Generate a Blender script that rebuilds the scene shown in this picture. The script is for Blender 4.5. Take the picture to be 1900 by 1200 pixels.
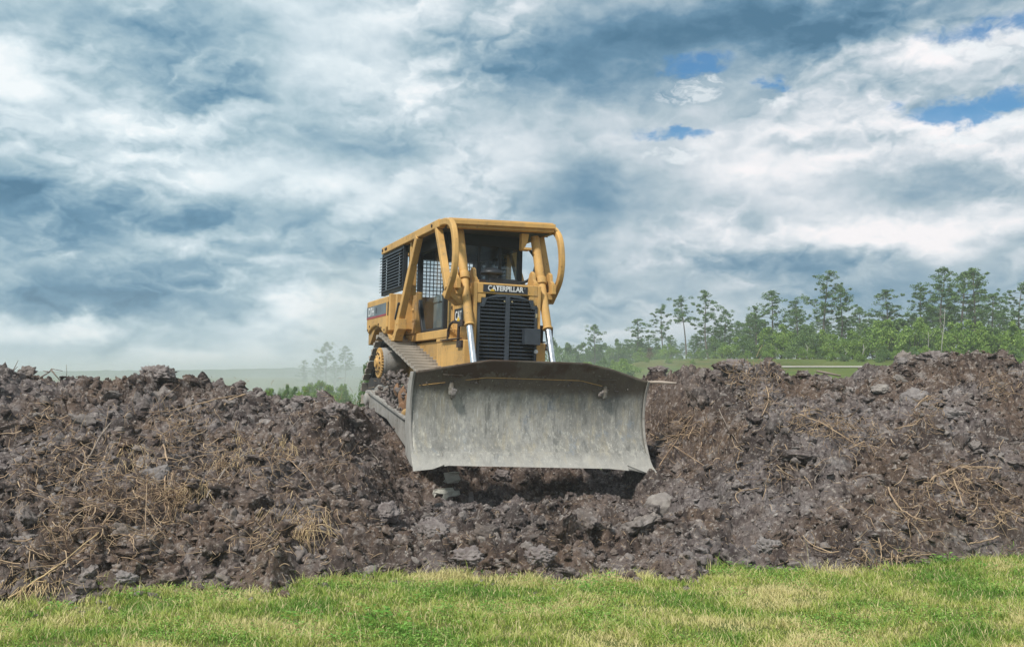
import bpy, math, random, numpy as np
from mathutils import Vector, Matrix, Euler
R = math.radians
rnd = random.Random(7)
rng = np.random.default_rng(7)
for o in list(bpy.data.objects): bpy.data.objects.remove(o)
scene = bpy.context.scene
col = scene.collection

# ------------------------------------------------------------------ camera
FOC = 1850.0                       # focal length in units of 1/1900 of the frame width
cd = bpy.data.cameras.new("camera"); cam = bpy.data.objects.new("camera", cd); col.objects.link(cam)
cd.sensor_width = 36; cd.lens = 36*FOC/1900; cd.shift_y = 92/1900
cd.clip_start = .1; cd.clip_end = 9000
cam.location = (0, 0, 2.3); cam.rotation_euler = (R(90), 0, 0)
scene.camera = cam

# ------------------------------------------------------------------ light
SUN_EL, SUN_AZ = 52, -28           # azimuth from +Y (north) towards +X, of the point the light comes from is 180+az
scene.view_settings.view_transform = 'Standard'; scene.view_settings.look = 'None'
scene.view_settings.gamma = 1; scene.view_settings.exposure = 0.3
sl = bpy.data.lights.new("sun", 'SUN'); so = bpy.data.objects.new("sun", sl); col.objects.link(so)
sl.energy = 3.3; sl.angle = R(7); sl.color = (1, .955, .88)
sd = Vector((math.sin(R(180-SUN_AZ))*math.cos(R(SUN_EL)), math.cos(R(180-SUN_AZ))*math.cos(R(SUN_EL)), math.sin(R(SUN_EL))))
sd = Vector((-.42, -.62, .95)).normalized()
so.rotation_euler = sd.to_track_quat('Z', 'Y').to_euler(); so.location = (-20, -30, 50)

def node_math(nt, op, a, b=None, c=None, clamp=False):
    n = nt.nodes.new('ShaderNodeMath'); n.operation = op; n.use_clamp = clamp
    for i, v in enumerate((a, b, c)):
        if v is None: continue
        if isinstance(v, (int, float)): n.inputs[i].default_value = v
        else: nt.links.new(v, n.inputs[i])
    return n.outputs[0]
def node_vec(nt, op, a, b=None, c=None):
    n = nt.nodes.new('ShaderNodeVectorMath'); n.operation = op
    for i, v in enumerate((a, b, c)):
        if v is None: continue
        if isinstance(v, (tuple, list)): n.inputs[i].default_value = v
        else: nt.links.new(v, n.inputs[i])
    return n.outputs['Value'] if op == 'LENGTH' else n.outputs[0]
def node_noise(nt, vec, scale, detail=4, rough=.55, lac=2, dist=0, dim='3D', typ='FBM'):
    n = nt.nodes.new('ShaderNodeTexNoise'); n.noise_dimensions = dim
    try: n.noise_type = typ
    except Exception: pass
    n.inputs['Scale'].default_value = scale; n.inputs['Detail'].default_value = detail
    n.inputs['Roughness'].default_value = rough; n.inputs['Lacunarity'].default_value = lac
    n.inputs['Distortion'].default_value = dist
    if vec is not None: nt.links.new(vec, n.inputs['Vector'])
    return n.outputs['Fac'], n.outputs['Color']
def node_ramp(nt, fac, stops, interp='LINEAR'):
    n = nt.nodes.new('ShaderNodeValToRGB'); n.color_ramp.interpolation = interp
    el = n.color_ramp.elements
    while len(el) < len(stops): el.new(.5)
    for e, (p, c) in zip(el, stops):
        e.position = p; e.color = (*c, 1) if len(c) == 3 else c
    nt.links.new(fac, n.inputs['Fac']); return n.outputs['Color']
def node_mix(nt, fac, a, b, mode='MIX'):
    n = nt.nodes.new('ShaderNodeMix'); n.data_type = 'RGBA'; n.blend_type = mode
    for s, v in ((n.inputs['Factor'], fac), (n.inputs['A'], a), (n.inputs['B'], b)):
        if isinstance(v, (int, float)): s.default_value = v
        elif isinstance(v, (tuple, list)): s.default_value = (*v, 1)[:4]
        else: nt.links.new(v, s)
    return n.outputs['Result']
def node_map(nt, v, a, b, c=0, d=1, smooth=True):
    n = nt.nodes.new('ShaderNodeMapRange'); n.interpolation_type = 'SMOOTHSTEP' if smooth else 'LINEAR'
    for i, x in enumerate((v, a, b, c, d)):
        if isinstance(x, (int, float)): n.inputs[i].default_value = x
        else: nt.links.new(x, n.inputs[i])
    return n.outputs[0]
def srgb(r, g, b):
    f = lambda c: (c/255/12.92) if c/255 <= .04045 else ((c/255+.055)/1.055)**2.4
    return (f(r), f(g), f(b))

def build_world():
    w = bpy.data.worlds.new("World"); scene.world = w; w.use_nodes = True
    nt = w.node_tree; nt.nodes.clear(); L = nt.links
    out = nt.nodes.new('ShaderNodeOutputWorld'); bg = nt.nodes.new('ShaderNodeBackground')
    bg.inputs['Strength'].default_value = .1; L.new(bg.outputs[0], out.inputs[0])
    sky = nt.nodes.new('ShaderNodeTexSky'); sky.sky_type = 'NISHITA'; sky.sun_disc = False
    sky.sun_elevation = math.asin(sd.z); sky.sun_rotation = math.atan2(sd.x, sd.y)
    sky.air_density = 1.2; sky.dust_density = .6; sky.ozone_density = 1.5
    tc = nt.nodes.new('ShaderNodeTexCoord'); sep = nt.nodes.new('ShaderNodeSeparateXYZ'); L.new(tc.outputs['Generated'], sep.inputs[0])
    x, y, z = sep.outputs
    az = node_math(nt, 'MULTIPLY', node_math(nt, 'ARCTAN2', x, y), 57.3)
    el = node_math(nt, 'MULTIPLY', node_math(nt, 'ARCSINE', z), 57.3)
    cmb = nt.nodes.new('ShaderNodeCombineXYZ'); L.new(az, cmb.inputs[0]); L.new(el, cmb.inputs[1]); AE = cmb.outputs[0]
    # cloud texture space
    cm2 = nt.nodes.new('ShaderNodeCombineXYZ')
    L.new(az, cm2.inputs[0]); L.new(node_math(nt, 'MULTIPLY', el, 1.75), cm2.inputs[1]); P = cm2.outputs[0]
    def nz(vec, sc, det, ro): return node_noise(nt, vec, sc, det, ro, dim='2D')
    def cen(c, k): return node_vec(nt, 'MULTIPLY', node_vec(nt, 'SUBTRACT', c, (.5, .5, .5)), k)
    AW = node_vec(nt, 'ADD', AE, node_vec(nt, 'ADD', cen(nz(P, .16, 2, .5)[1], (5.5, 2.6, 0)), cen(nz(P, .8, 6, .62)[1], (1.9, 1.2, 0))))
    def px(X, Y):   # a place in the sky as azimuth and elevation in degrees
        a = math.atan((X-950)/FOC); return math.degrees(a), math.degrees(math.atan((692-Y)/FOC*math.cos(a)))
    def blob(vec, X, Y, rx, ry):
        a, e = px(X, Y); sx, sy = math.degrees(rx/FOC), math.degrees(ry/FOC)
        v = node_vec(nt, 'MULTIPLY_ADD', vec, (1/sx, 1/sy, 0), (-a/sx, -e/sy, 0))
        return node_map(nt, node_vec(nt, 'LENGTH', v), 1.55, 0, 0, 1)
    def total(vec, items, start):
        acc = start
        for (X, Y, rx, ry, wgt) in items: acc = node_math(nt, 'MULTIPLY_ADD', blob(vec, X, Y, rx, ry), wgt, acc)
        return acc
    # heaped cloud: a height field of billows, lit from above
    Pw = node_vec(nt, 'ADD', P, cen(nz(P, .45, 3, .55)[1], (3.4, 2.2, 0)))
    def height(vec):
        acc = 0
        for sc, am in ((.085, 1.5), (.19, .85), (.42, .42), (.95, .17), (2.0, .07)):
            n = nz(vec, sc, 0, .5)[0]; bil = node_math(nt, 'SUBTRACT', 1, node_math(nt, 'ABSOLUTE', node_math(nt, 'MULTIPLY_ADD', n, 2.6, -1.3)))
            bil = node_math(nt, 'ABSOLUTE', node_math(nt, 'MULTIPLY_ADD', n, 2.6, -1.3))
            acc = node_math(nt, 'MULTIPLY_ADD', bil, am, acc)
        return acc
    hA = height(Pw); hB = height(node_vec(nt, 'ADD', Pw, (-.30, .85, 0)))
    rl = node_math(nt, 'SUBTRACT', hA, hB)
    soft = nz(P, .10, 3, .45)[0]; mid = nz(P, .33, 5, .55)[0]
    # how billowy the sky is varies: smooth veils against crisp heaps
    crisp = node_map(nt, nz(P, .07, 2, .5)[0], .38, .60, .35, 1.0)
    base = node_math(nt, 'MULTIPLY_ADD', node_math(nt, 'SUBTRACT', soft, .5), .70, .665)
    base = node_math(nt, 'MULTIPLY_ADD', node_math(nt, 'SUBTRACT', mid, .5), .36, base)
    base = node_math(nt, 'MULTIPLY_ADD', node_math(nt, 'MULTIPLY', rl, crisp), .44, base)
    items = [
     (1250,75,420,75,-.50),(1620,25,380,50,-.50),(1000,140,190,60,-.30),(330,70,260,60,-.30),(120,40,190,40,-.18),
     (40,350,190,75,-.36),(170,425,360,62,-.32),(430,395,220,45,-.26),(620,265,230,38,-.24),(760,120,110,60,-.08),
     (1060,350,95,85,-.32),(850,215,150,45,-.16),(300,525,380,55,-.34),(430,600,200,50,-.22),(80,560,160,40,-.24),
     (1700,350,120,38,-.32),(1860,335,90,45,-.20),(1480,505,430,50,-.30),(1150,560,170,50,-.16),(1700,560,300,60,-.26),(1290,390,180,40,-.12),
     (10,140,70,60,.40),(250,230,120,35,.30),(170,310,90,35,.22),(640,130,170,75,.22),(440,335,150,38,.24),(650,365,110,35,.30),
     (780,180,90,38,.16),(900,270,120,40,.14),(930,30,130,45,.22),(565,575,110,42,.62),(440,606,65,26,.36),(185,605,80,24,.5),(40,600,70,26,.36),
     (60,475,140,14,.24),(270,462,150,20,.16),(1690,95,160,55,.26),(1660,222,120,26,.34),(1800,235,120,30,.30),(1430,310,170,30,.22),
     (1600,300,140,40,.14),(1400,440,330,32,.26),(1690,430,170,35,.24),(1130,255,90,50,.22),(1290,262,50,30,.25),(560,640,330,40,.12),(500,690,700,45,.14),(380,220,260,80,.08)]
    b = total(AW, items, base)
    colr = node_ramp(nt, node_math(nt, 'MULTIPLY_ADD', b, .86, .075, clamp=True), [
        (0.0, srgb(78,122,150)), (.20, srgb(104,145,171)), (.38, srgb(142,172,190)), (.55, srgb(178,199,209)),
        (.70, srgb(208,221,228)), (.86, srgb(236,243,246)), (1.0, srgb(255,255,255))])
    # slightly greyer clouds overhead and to the right
    grey = node_mix(nt, 1, colr, node_ramp(nt, node_map(nt, az, -16, 12), [(0, (.95, 1.005, 1.03)), (1, (1.02, .985, 1.0))]), 'MULTIPLY')
    cloud10 = node_vec(nt, 'SCALE', grey)
    sc = cloud10.node; sc.inputs['Scale'].default_value = 7.9
    # holes of clear blue sky
    hn = nz(Pw, .7, 6, .6)[0]
    hv = node_math(nt, 'MULTIPLY', node_math(nt, 'SUBTRACT', hn, .5), 1.7)
    HI = [(1290,128,90,22,.95),(1240,250,90,17,.85),(1790,195,135,27,1.05),(1850,45,130,26,.8),(1460,158,50,16,.8)]
    hsum = total(AW, HI, 0.0); holes = node_math(nt, 'MULTIPLY_ADD', node_math(nt, 'MULTIPLY', hv, hsum), .9, hsum)
    hm = node_map(nt, holes, .30, .95)
    skyc = node_vec(nt, 'MULTIPLY', sky.outputs[0], (.30, .62, .84))
    # sunlit cloud edge along the lower rim of a gap
    low = total(node_vec(nt, 'ADD', AW, (0, 1.0, 0)), HI, 0.0)
    rim = node_math(nt, 'MULTIPLY', node_math(nt, 'MULTIPLY', node_map(nt, low, .35, .75), node_math(nt, 'SUBTRACT', 1, hm)), node_map(nt, hn, .38, .6))
    cl2 = node_mix(nt, node_math(nt, 'MULTIPLY', rim, .55), cloud10, (7.6, 7.9, 8.1))
    fin = node_mix(nt, node_math(nt, 'MULTIPLY', hm, .9), cl2, skyc)
    L.new(fin, bg.inputs['Color'])
    w.cycles.sampling_method = 'MANUAL'; w.cycles.sample_map_resolution = 512
build_world()
scene.cycles.use_denoising = True
scene.cycles.max_bounces = 6; scene.cycles.transparent_max_bounces = 12; scene.cycles.volume_bounces = 2
scene.cycles.volume_step_rate = 1; scene.cycles.volume_max_steps = 64

# ------------------------------------------------------------------ helpers
def tag(o, label=None, cat=None, group=None, kind=None):
    if label: o['label'] = label
    if cat: o['category'] = cat
    if group: o['group'] = group
    if kind: o['kind'] = kind
    return o
def empty(name, loc=(0, 0, 0), **k):
    o = bpy.data.objects.new(name, None); o.empty_display_size = .3; o.location = loc; col.objects.link(o); return tag(o, **k)
def mesh_from(name, V, faces, mat, parent=None, smooth=False, tint=None, bevel=0):
    """V (n,3) array, faces: list of (m,k) index arrays"""
    me = bpy.data.meshes.new(name); V = np.asarray(V, dtype=np.float32)
    me.vertices.add(len(V)); me.vertices.foreach_set('co', V.ravel())
    loops = np.concatenate([np.asarray(f, dtype=np.int32).ravel() for f in faces])
    tot = np.concatenate([np.full(len(f), np.asarray(f).shape[1], dtype=np.int32) for f in faces])
    st = np.concatenate([[0], np.cumsum(tot)[:-1]]).astype(np.int32)
    me.loops.add(len(loops)); me.loops.foreach_set('vertex_index', loops)
    me.polygons.add(len(tot)); me.polygons.foreach_set('loop_start', st)
    try: me.polygons.foreach_set('loop_total', tot)
    except Exception: pass
    if smooth: me.polygons.foreach_set('use_smooth', np.ones(len(tot), dtype=bool))
    if tint is not None:
        a = me.attributes.new('tint', 'FLOAT', 'POINT'); a.data.foreach_set('value', np.asarray(tint, dtype=np.float32))
    me.update(calc_edges=True); me.validate()
    if mat: me.materials.append(mat)
    o = bpy.data.objects.new(name, me); col.objects.link(o)
    if parent: o.parent = parent
    if bevel:
        m = o.modifiers.new('bevel', 'BEVEL'); m.width = bevel; m.segments = 2; m.limit_method = 'ANGLE'; m.angle_limit = R(35)
    return o

class MB:
    """collects boxes, prisms, bars and tubes into one mesh"""
    def __init__(s): s.v = []; s.f = []
    def add(s, vs, fs):
        n = len(s.v); s.v += [tuple(p) for p in vs]; s.f += [tuple(i+n for i in f) for f in fs]; return s
    def box(s, x0, x1, y0, y1, z0, z1):
        x0, x1 = sorted((x0, x1)); y0, y1 = sorted((y0, y1)); z0, z1 = sorted((z0, z1))
        return s.add([(x0,y0,z0),(x1,y0,z0),(x1,y1,z0),(x0,y1,z0),(x0,y0,z1),(x1,y0,z1),(x1,y1,z1),(x0,y1,z1)],
            [(0,3,2,1),(4,5,6,7),(0,1,5,4),(1,2,6,5),(2,3,7,6),(3,0,4,7)])
    def prism(s, pts, y0, y1):      # polygon in the x-z plane, extruded along y
        n = len(pts); y0, y1 = sorted((y0, y1))
        return s.add([(p[0], y0, p[1]) for p in pts]+[(p[0], y1, p[1]) for p in pts],
            [tuple(range(n)), tuple(reversed(range(n, 2*n)))]+[((i+1)%n, i, n+i, n+(i+1)%n) for i in range(n)])
    def prismx(s, pts, x0, x1):     # polygon in the y-z plane, extruded along x
        n = len(pts); x0, x1 = sorted((x0, x1))
        return s.add([(x0, p[0], p[1]) for p in pts]+[(x1, p[0], p[1]) for p in pts],
            [tuple(reversed(range(n))), tuple(range(n, 2*n))]+[(i, (i+1)%n, n+(i+1)%n, n+i) for i in range(n)])
    def bar(s, a, b, w, h, up=(0, 1, 0)):   # box section from a to b; w along up, h across
        a, b, up = Vector(a), Vector(b), Vector(up); d = (b-a).normalized(); n2 = d.cross(up).normalized(); n1 = n2.cross(d).normalized()
        c = [(-1,-1),(1,-1),(1,1),(-1,1)]
        vs = [a+n1*(p*w/2)+n2*(q*h/2) for p, q in c]+[b+n1*(p*w/2)+n2*(q*h/2) for p, q in c]
        return s.add(vs, [(0,1,2,3),(7,6,5,4)]+[((i+1)%4, i, 4+i, 4+(i+1)%4) for i in range(4)])
    def sweep(s, pts, w, h, up=(0, 1, 0)):  # box section swept along a path
        up = Vector(up); P = [Vector(p) for p in pts]; rings = []
        for i, p in enumerate(P):
            d = (P[min(i+1, len(P)-1)]-P[max(i-1, 0)]).normalized(); n2 = d.cross(up).normalized(); n1 = n2.cross(d).normalized()
            rings.append([p+n1*(a*w/2)+n2*(b*h/2) for a, b in ((-1,-1),(1,-1),(1,1),(-1,1))])
        vs = [v for r in rings for v in r]; fs = [(0,1,2,3), tuple(4*(len(P)-1)+i for i in (3,2,1,0))]
        for k in range(len(P)-1): fs += [(4*k+(i+1)%4, 4*k+i, 4*k+4+i, 4*k+4+(i+1)%4) for i in range(4)]
        return s.add(vs, fs)
    def tube(s, pts, r, n=8, caps=True):
        P = [Vector(p) for p in pts]; rr = r if isinstance(r, (list, tuple)) else [r]*len(P); vs = []; ref = None
        for i, p in enumerate(P):
            d = (P[min(i+1, len(P)-1)]-P[max(i-1, 0)]).normalized()
            if ref is None: ref = Vector((0,0,1)) if abs(d.z) < .9 else Vector((1,0,0))
            a = d.cross(ref).normalized(); b = a.cross(d).normalized(); ref = b
            vs += [p+a*(math.cos(2*math.pi*j/n)*rr[i])+b*(math.sin(2*math.pi*j/n)*rr[i]) for j in range(n)]
        fs = [(k*n+(j+1)%n, k*n+j, (k+1)*n+j, (k+1)*n+(j+1)%n) for k in range(len(P)-1) for j in range(n)]
        if caps: fs += [tuple(range(n)), tuple(reversed(range((len(P)-1)*n, len(P)*n)))]
        return s.add(vs, fs)
    def disc(s, c, axis, prof, n=24):       # lathe: prof = [(offset along axis, radius)]
        c = Vector(c); ax = Vector(axis).normalized(); return s.tube_prof(c, ax, prof, n)
    def tube_prof(s, c, ax, prof, n):
        ref = Vector((0,0,1)) if abs(ax.z) < .9 else Vector((1,0,0)); a = ax.cross(ref).normalized(); b = a.cross(ax).normalized(); vs = []
        for off, r in prof: vs += [c+ax*off+a*(math.cos(2*math.pi*j/n)*r)+b*(math.sin(2*math.pi*j/n)*r) for j in range(n)]
        m = len(prof)
        fs = [(k*n+(j+1)%n, k*n+j, (k+1)*n+j, (k+1)*n+(j+1)%n) for k in range(m-1) for j in range(n)]
        fs += [tuple(range(n)), tuple(reversed(range((m-1)*n, m*n)))]
        return s.add(vs, fs)
    def build(s, name, mat, parent=None, bevel=0, smooth=False):
        if name in ('bolt', 'hinge', 'red_stripe', 'stripe_band', 'side_window', 'hood_door'):     # each loose piece an object of its own
            par = list(range(len(s.v)))
            def find(i):
                while par[i] != i: par[i] = par[par[i]]; i = par[i]
                return i
            for f in s.f:
                for i in f[1:]: par[find(i)] = find(f[0])
            gs = {}
            for f in s.f: gs.setdefault(find(f[0]), []).append(f)
            if len(gs) > 1:
                for fs in gs.values():
                    ids = sorted({i for f in fs for i in f}); mp = {i: k for k, i in enumerate(ids)}; q = MB(); q.v = [s.v[i] for i in ids]; q.f = [tuple(mp[i] for i in f) for f in fs]
                    o = q.build(name, mat, parent, bevel, smooth)
                return o
        me = bpy.data.meshes.new(name); me.from_pydata([tuple(v) for v in s.v], [], s.f); me.update()
        import bmesh
        bm = bmesh.new(); bm.from_mesh(me); bmesh.ops.recalc_face_normals(bm, faces=bm.faces); bm.to_mesh(me); bm.free()
        if smooth:
            for p in me.polygons: p.use_smooth = True
        me.materials.append(mat); o = bpy.data.objects.new(name, me); col.objects.link(o)
        if parent: o.parent = parent
        if bevel:
            m = o.modifiers.new('bevel', 'BEVEL'); m.width = bevel; m.segments = 2; m.limit_method = 'ANGLE'; m.angle_limit = R(40)
        return o

def new_mat(name):
    m = bpy.data.materials.new(name); m.use_nodes = True; nt = m.node_tree
    return m, nt, nt.nodes['Principled BSDF']
def obj_coord(nt): return nt.nodes.new('ShaderNodeTexCoord').outputs['Object']
def add_bump(nt, bsdf, h, strength, dist):
    b = nt.nodes.new('ShaderNodeBump'); b.inputs['Strength'].default_value = strength; b.inputs['Distance'].default_value = dist
    nt.links.new(h, b.inputs['Height']); nt.links.new(b.outputs[0], bsdf.inputs['Normal'])
def paint(name, c, rough=.5, dirt=.45, dirtc=(.16, .12, .08), rust=True, spec=.4, metal=0):
    m, nt, b = new_mat(name); v = obj_coord(nt)
    n1, _ = node_noise(nt, v, 1.7, 6, .62); n2, _ = node_noise(nt, v, 14, 5, .7); n3, _ = node_noise(nt, v, 4.5, 6, .65)
    c2 = tuple(x*.78 for x in c); cc = node_mix(nt, node_map(nt, n1, .35, .68), c, c2)
    cc = node_mix(nt, node_math(nt, 'MULTIPLY', node_map(nt, n3, .48, .75), dirt), cc, dirtc)
    st, _ = node_noise(nt, node_vec(nt, 'MULTIPLY', v, (1, 1, .22)), 9, 5, .7)
    cc = node_mix(nt, node_math(nt, 'MULTIPLY', node_map(nt, st, .54, .70), dirt*.7), cc, tuple(x*.55 for x in dirtc))
    cc = node_mix(nt, node_math(nt, 'MULTIPLY', node_map(nt, n2, .60, .66), dirt*.5), cc, tuple(x*1.1 for x in dirtc))
    if rust:
        rm = node_math(nt, 'MULTIPLY', node_map(nt, n2, .60, .68), node_map(nt, n1, .47, .58))
        cc = node_mix(nt, rm, cc, (.10, .045, .022))
    nt.links.new(cc, b.inputs['Base Color'])
    nt.links.new(node_map(nt, n3, .3, .7, rough, min(1, rough+.25), False), b.inputs['Roughness'])
    b.inputs['Specular IOR Level'].default_value = spec; b.inputs['Metallic'].default_value = metal
    add_bump(nt, b, n2, .15, .01); return m
def plain(name, c, rough=.6, metal=0, spec=.4):
    m, nt, b = new_mat(name); v = obj_coord(nt); n, _ = node_noise(nt, v, 6, 5, .6)
    nt.links.new(node_mix(nt, node_map(nt, n, .35, .7), c, tuple(x*.72 for x in c)), b.inputs['Base Color'])
    b.inputs['Roughness'].default_value = rough; b.inputs['Metallic'].default_value = metal; b.inputs['Specular IOR Level'].default_value = spec
    return m
# ------------------------------------------------------------------ numpy noise
def _h(ix, iy, seed):
    h = (ix.astype(np.int64)*374761393 + iy.astype(np.int64)*668265263 + seed*1442695041) & 0x7fffffff
    h = (h ^ (h >> 13))*1274126177 & 0x7fffffff
    return (h ^ (h >> 16))/2147483647.0
def gnoise(x, y, seed=0):
    ix, iy = np.floor(x), np.floor(y); fx, fy = x-ix, y-iy; u = fx*fx*fx*(fx*(fx*6-15)+10); v = fy*fy*fy*(fy*(fy*6-15)+10)
    def g(a, b):
        t = _h(ix+a, iy+b, seed)*2*np.pi; return np.cos(t)*(fx-a)+np.sin(t)*(fy-b)
    return ((g(0,0)*(1-u)+g(1,0)*u)*(1-v)+(g(0,1)*(1-u)+g(1,1)*u)*v)*1.5
def fbm(x, y, o=4, seed=0, gain=.5):
    a, s, t = 1., 0, 0
    for i in range(o): s = s+a*gnoise(x*2**i, y*2**i, seed+i*17); t += a; a *= gain
    return s/t
def worley(x, y, seed=0):
    """F1, F2 and a random value per cell"""
    ix, iy = np.floor(x), np.floor(y); f1 = np.full(x.shape, 9.); f2 = f1.copy(); cid = np.zeros(x.shape); gx = cid.copy(); gy = cid.copy()
    for a in (-1, 0, 1):
        for b in (-1, 0, 1):
            cx, cy = ix+a, iy+b; px_ = cx+_h(cx, cy, seed); py_ = cy+_h(cx, cy, seed+5)
            d = np.hypot(px_-x, py_-y); c = _h(cx, cy, seed+9); m = d < f1
            f2 = np.where(m, f1, np.minimum(f2, d)); gx = np.where(m, px_-x, gx); gy = np.where(m, py_-y, gy)
            cid = np.where(m, c, cid); f1 = np.where(m, d, f1)
    return f1, f2, cid, gx, gy
def S(v, a, b):
    t = np.clip((v-a)/(b-a), 0, 1); return t*t*(3-2*t)

# ------------------------------------------------------------------ bulldozer frame (used to seat it in the heap)
EYE = 2.3; PSI = R(21); RHO = .032; PIT = .005
_F0 = Vector((math.sin(PSI), -math.cos(PSI), 0)); _L0 = Vector((math.cos(PSI), math.sin(PSI), 0)); _Z = Vector((0, 0, 1))
MF = _F0*math.cos(PIT)+_Z*math.sin(PIT); _U1 = _Z*math.cos(PIT)-_F0*math.sin(PIT)
ML = _L0*math.cos(RHO)-_U1*math.sin(RHO); MU = _U1*math.cos(RHO)+_L0*math.sin(RHO); MO = Vector((-.13, 17.2, 1.42))
MMAT = Matrix(((MF.x, ML.x, MU.x, MO.x), (MF.y, ML.y, MU.y, MO.y), (MF.z, ML.z, MU.z, MO.z), (0, 0, 0, 1)))

# ------------------------------------------------------------------ terrain
def far_ground(x, y):
    q = S(x/np.maximum(y, 1), -.03, .16)
    return (3.6*S(y, 30, 92))*q*np.where(y > 0, 1, 0) + .03*fbm(x*.3, y*.3, 3, 3)
CREST = np.array([(-400,690),(0,684),(60,694),(110,698),(240,697),(268,688),(290,682),(330,684),(348,698),(400,702),(440,711),(485,722),(505,739),(540,737),(560,730),(600,729),
  (640,739),(662,752),(681,768),(700,788),(730,822),(765,880),(800,890),(1160,880),(1190,760),(1205,704),(1225,676),(1250,674),(1300,674),(1350,669),(1410,667),(1450,670),(1475,681),(1530,689),(1600,690),
  (1640,674),(1680,667),(1720,652),(1760,642),(1800,645),(1840,647),(1900,660),(2300,665)], float)
TOE = np.array([(-400,1135),(0,1124),(130,1116),(200,1108),(330,1086),(400,1092),(500,1106),(560,1080),(700,1066),(860,1064),(1000,1075),(1180,1065),(1290,1087),(1320,1056),
  (1500,1061),(1600,1060),(1700,1046),(1900,1034),(2300,1030)], float)
YC = 17.3
def heap(x, y):
    """height of the dumped earth; negative values lie below the turf"""
    X = 950+x/y*FOC
    yt = EYE*FOC/(np.interp(X, TOE[:,0], TOE[:,1])-692)
    Xc = 950+x/YC*FOC
    yc = np.interp(Xc, CREST[:,0], CREST[:,1]); zc = EYE+(692-yc)*YC/FOC
    s = (y-yt)/(YC-yt)
    pw = 1.05+5.5*np.exp(-(np.clip(1235-X, 0, None)/60)**2-(np.clip(X-1235, 0, None)/95)**2)
    z = zc*(.10*S(s, -.01, .05)+.90*np.clip(s, 0, 1)**pw)
    z = np.where(s < 0, -.35*np.clip(-s*20, 0, 1), z)
    back = y-YC
    z = np.where(back > 0, zc-.10*back-.9*S(back, 2.5, 9)*np.maximum(zc-.2, 0), z)
    # the corridor the machine has pushed through
    f = (x-MO.x)*MF.x+(y-MO.y)*MF.y; l = (x-MO.x)*_L0.x+(y-MO.y)*_L0.y
    k_ = S(f, -.9, .5); w = (1-S(np.abs(l), 1.05, 1.95))*(1-k_)+(1-S(np.abs(l-.1), 2.2, 3.0))*k_
    zf = np.interp(f, [-12,-7,-5.6,-2.4,-1.2,-.5,.6,1.5,2.3,3.2,4.2,6.2], [.6,1.1,1.42,1.40,1.15,.86,.66,.56,.50,.50,.46,-.1])
    zf = zf+.22*np.exp(-((x-.45)/.9)**2-((y-13.2)/.55)**2)
    low = np.minimum(z, zf) ; up_ = 1-S(f, -.8, 1.0); mixz = np.where(f > 3.2, z*.6+low*.4, low*(1-up_)+zf*up_)
    z = z*(1-w)+mixz*w
    z = np.where(s < 0, np.minimum(z, -.2), z)
    edge = S(s, 0, .06)
    hole = w*S(f, -.5, .8)*(1-S(f, 2.0, 3.0))
    amp = edge*(1-.35*hole)
    wx = x+.25*fbm(x*1.3, y*1.3, 2, 71); wy = y+.25*fbm(x*1.3, y*1.3, 2, 77)+1.35*z
    n = .27*fbm(x*.8, y*.8+z, 3, 11)
    tot = n
    seg = S(fbm(x*.45, y*.45, 2, 91), -.25, .3)
    for sc, a, sd_ in ((1.35,.24,21),(2.9,.16,31),(6.2,.085,41),(13,.036,51)):
        F1, F2, cid, gx, gy = worley(wx*sc, wy*sc, sd_)
        tilt = (gx*(_h(np.round(cid*9999), np.zeros_like(cid), 3)-.5)+gy*(_h(np.round(cid*9999), np.ones_like(cid), 4)-.5))
        body = (1-np.clip(F1*1.05, 0, 1)**2)*(.35+.9*cid)+tilt*.9-.55*(1-S(F2-F1, 0, .22))
        loc = 1 if sc < 5 else (.55+.7*seg)
        if sc < 2: loc = .55+.75*(1-seg)
        if 2 < sc < 5: loc = 1-.40*S(X, 1260, 1420)
        tot = tot+a*loc*(body-.25)
    tot = tot+.012*fbm(x*18, (y+z)*18, 2, 61)
    # bound the crest so its outline stays true
    zz = z+tot*amp*np.where(y > YC+4, .5, 1)
    return np.where((s > .04) & (y < YC+3), np.maximum(zz, .06+.05*fbm(x*3, y*3, 2, 5)), zz)

def fit_crest():
    """lower the ridge line by what the lumps on it add, so the outline keeps its height"""
    global CREST
    Xs = np.arange(-400, 2301, 12.); yy = np.linspace(13, 24, 500); want = np.interp(Xs, CREST[:,0], CREST[:,1])
    A, B = np.meshgrid((Xs-950)/FOC, yy); h = heap(A*B, B); got = (692-(h-EYE)/B*FOC).min(0); d = want-got
    ok = (Xs < 650) | (Xs > 1215); d = np.interp(Xs, Xs[ok], d[ok]); k = np.ones(7)/7; d = np.convolve(np.pad(d, 3, 'edge'), k, 'valid')
    CREST = np.stack([Xs, want+d*.9+9], 1)
fit_crest()

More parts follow.
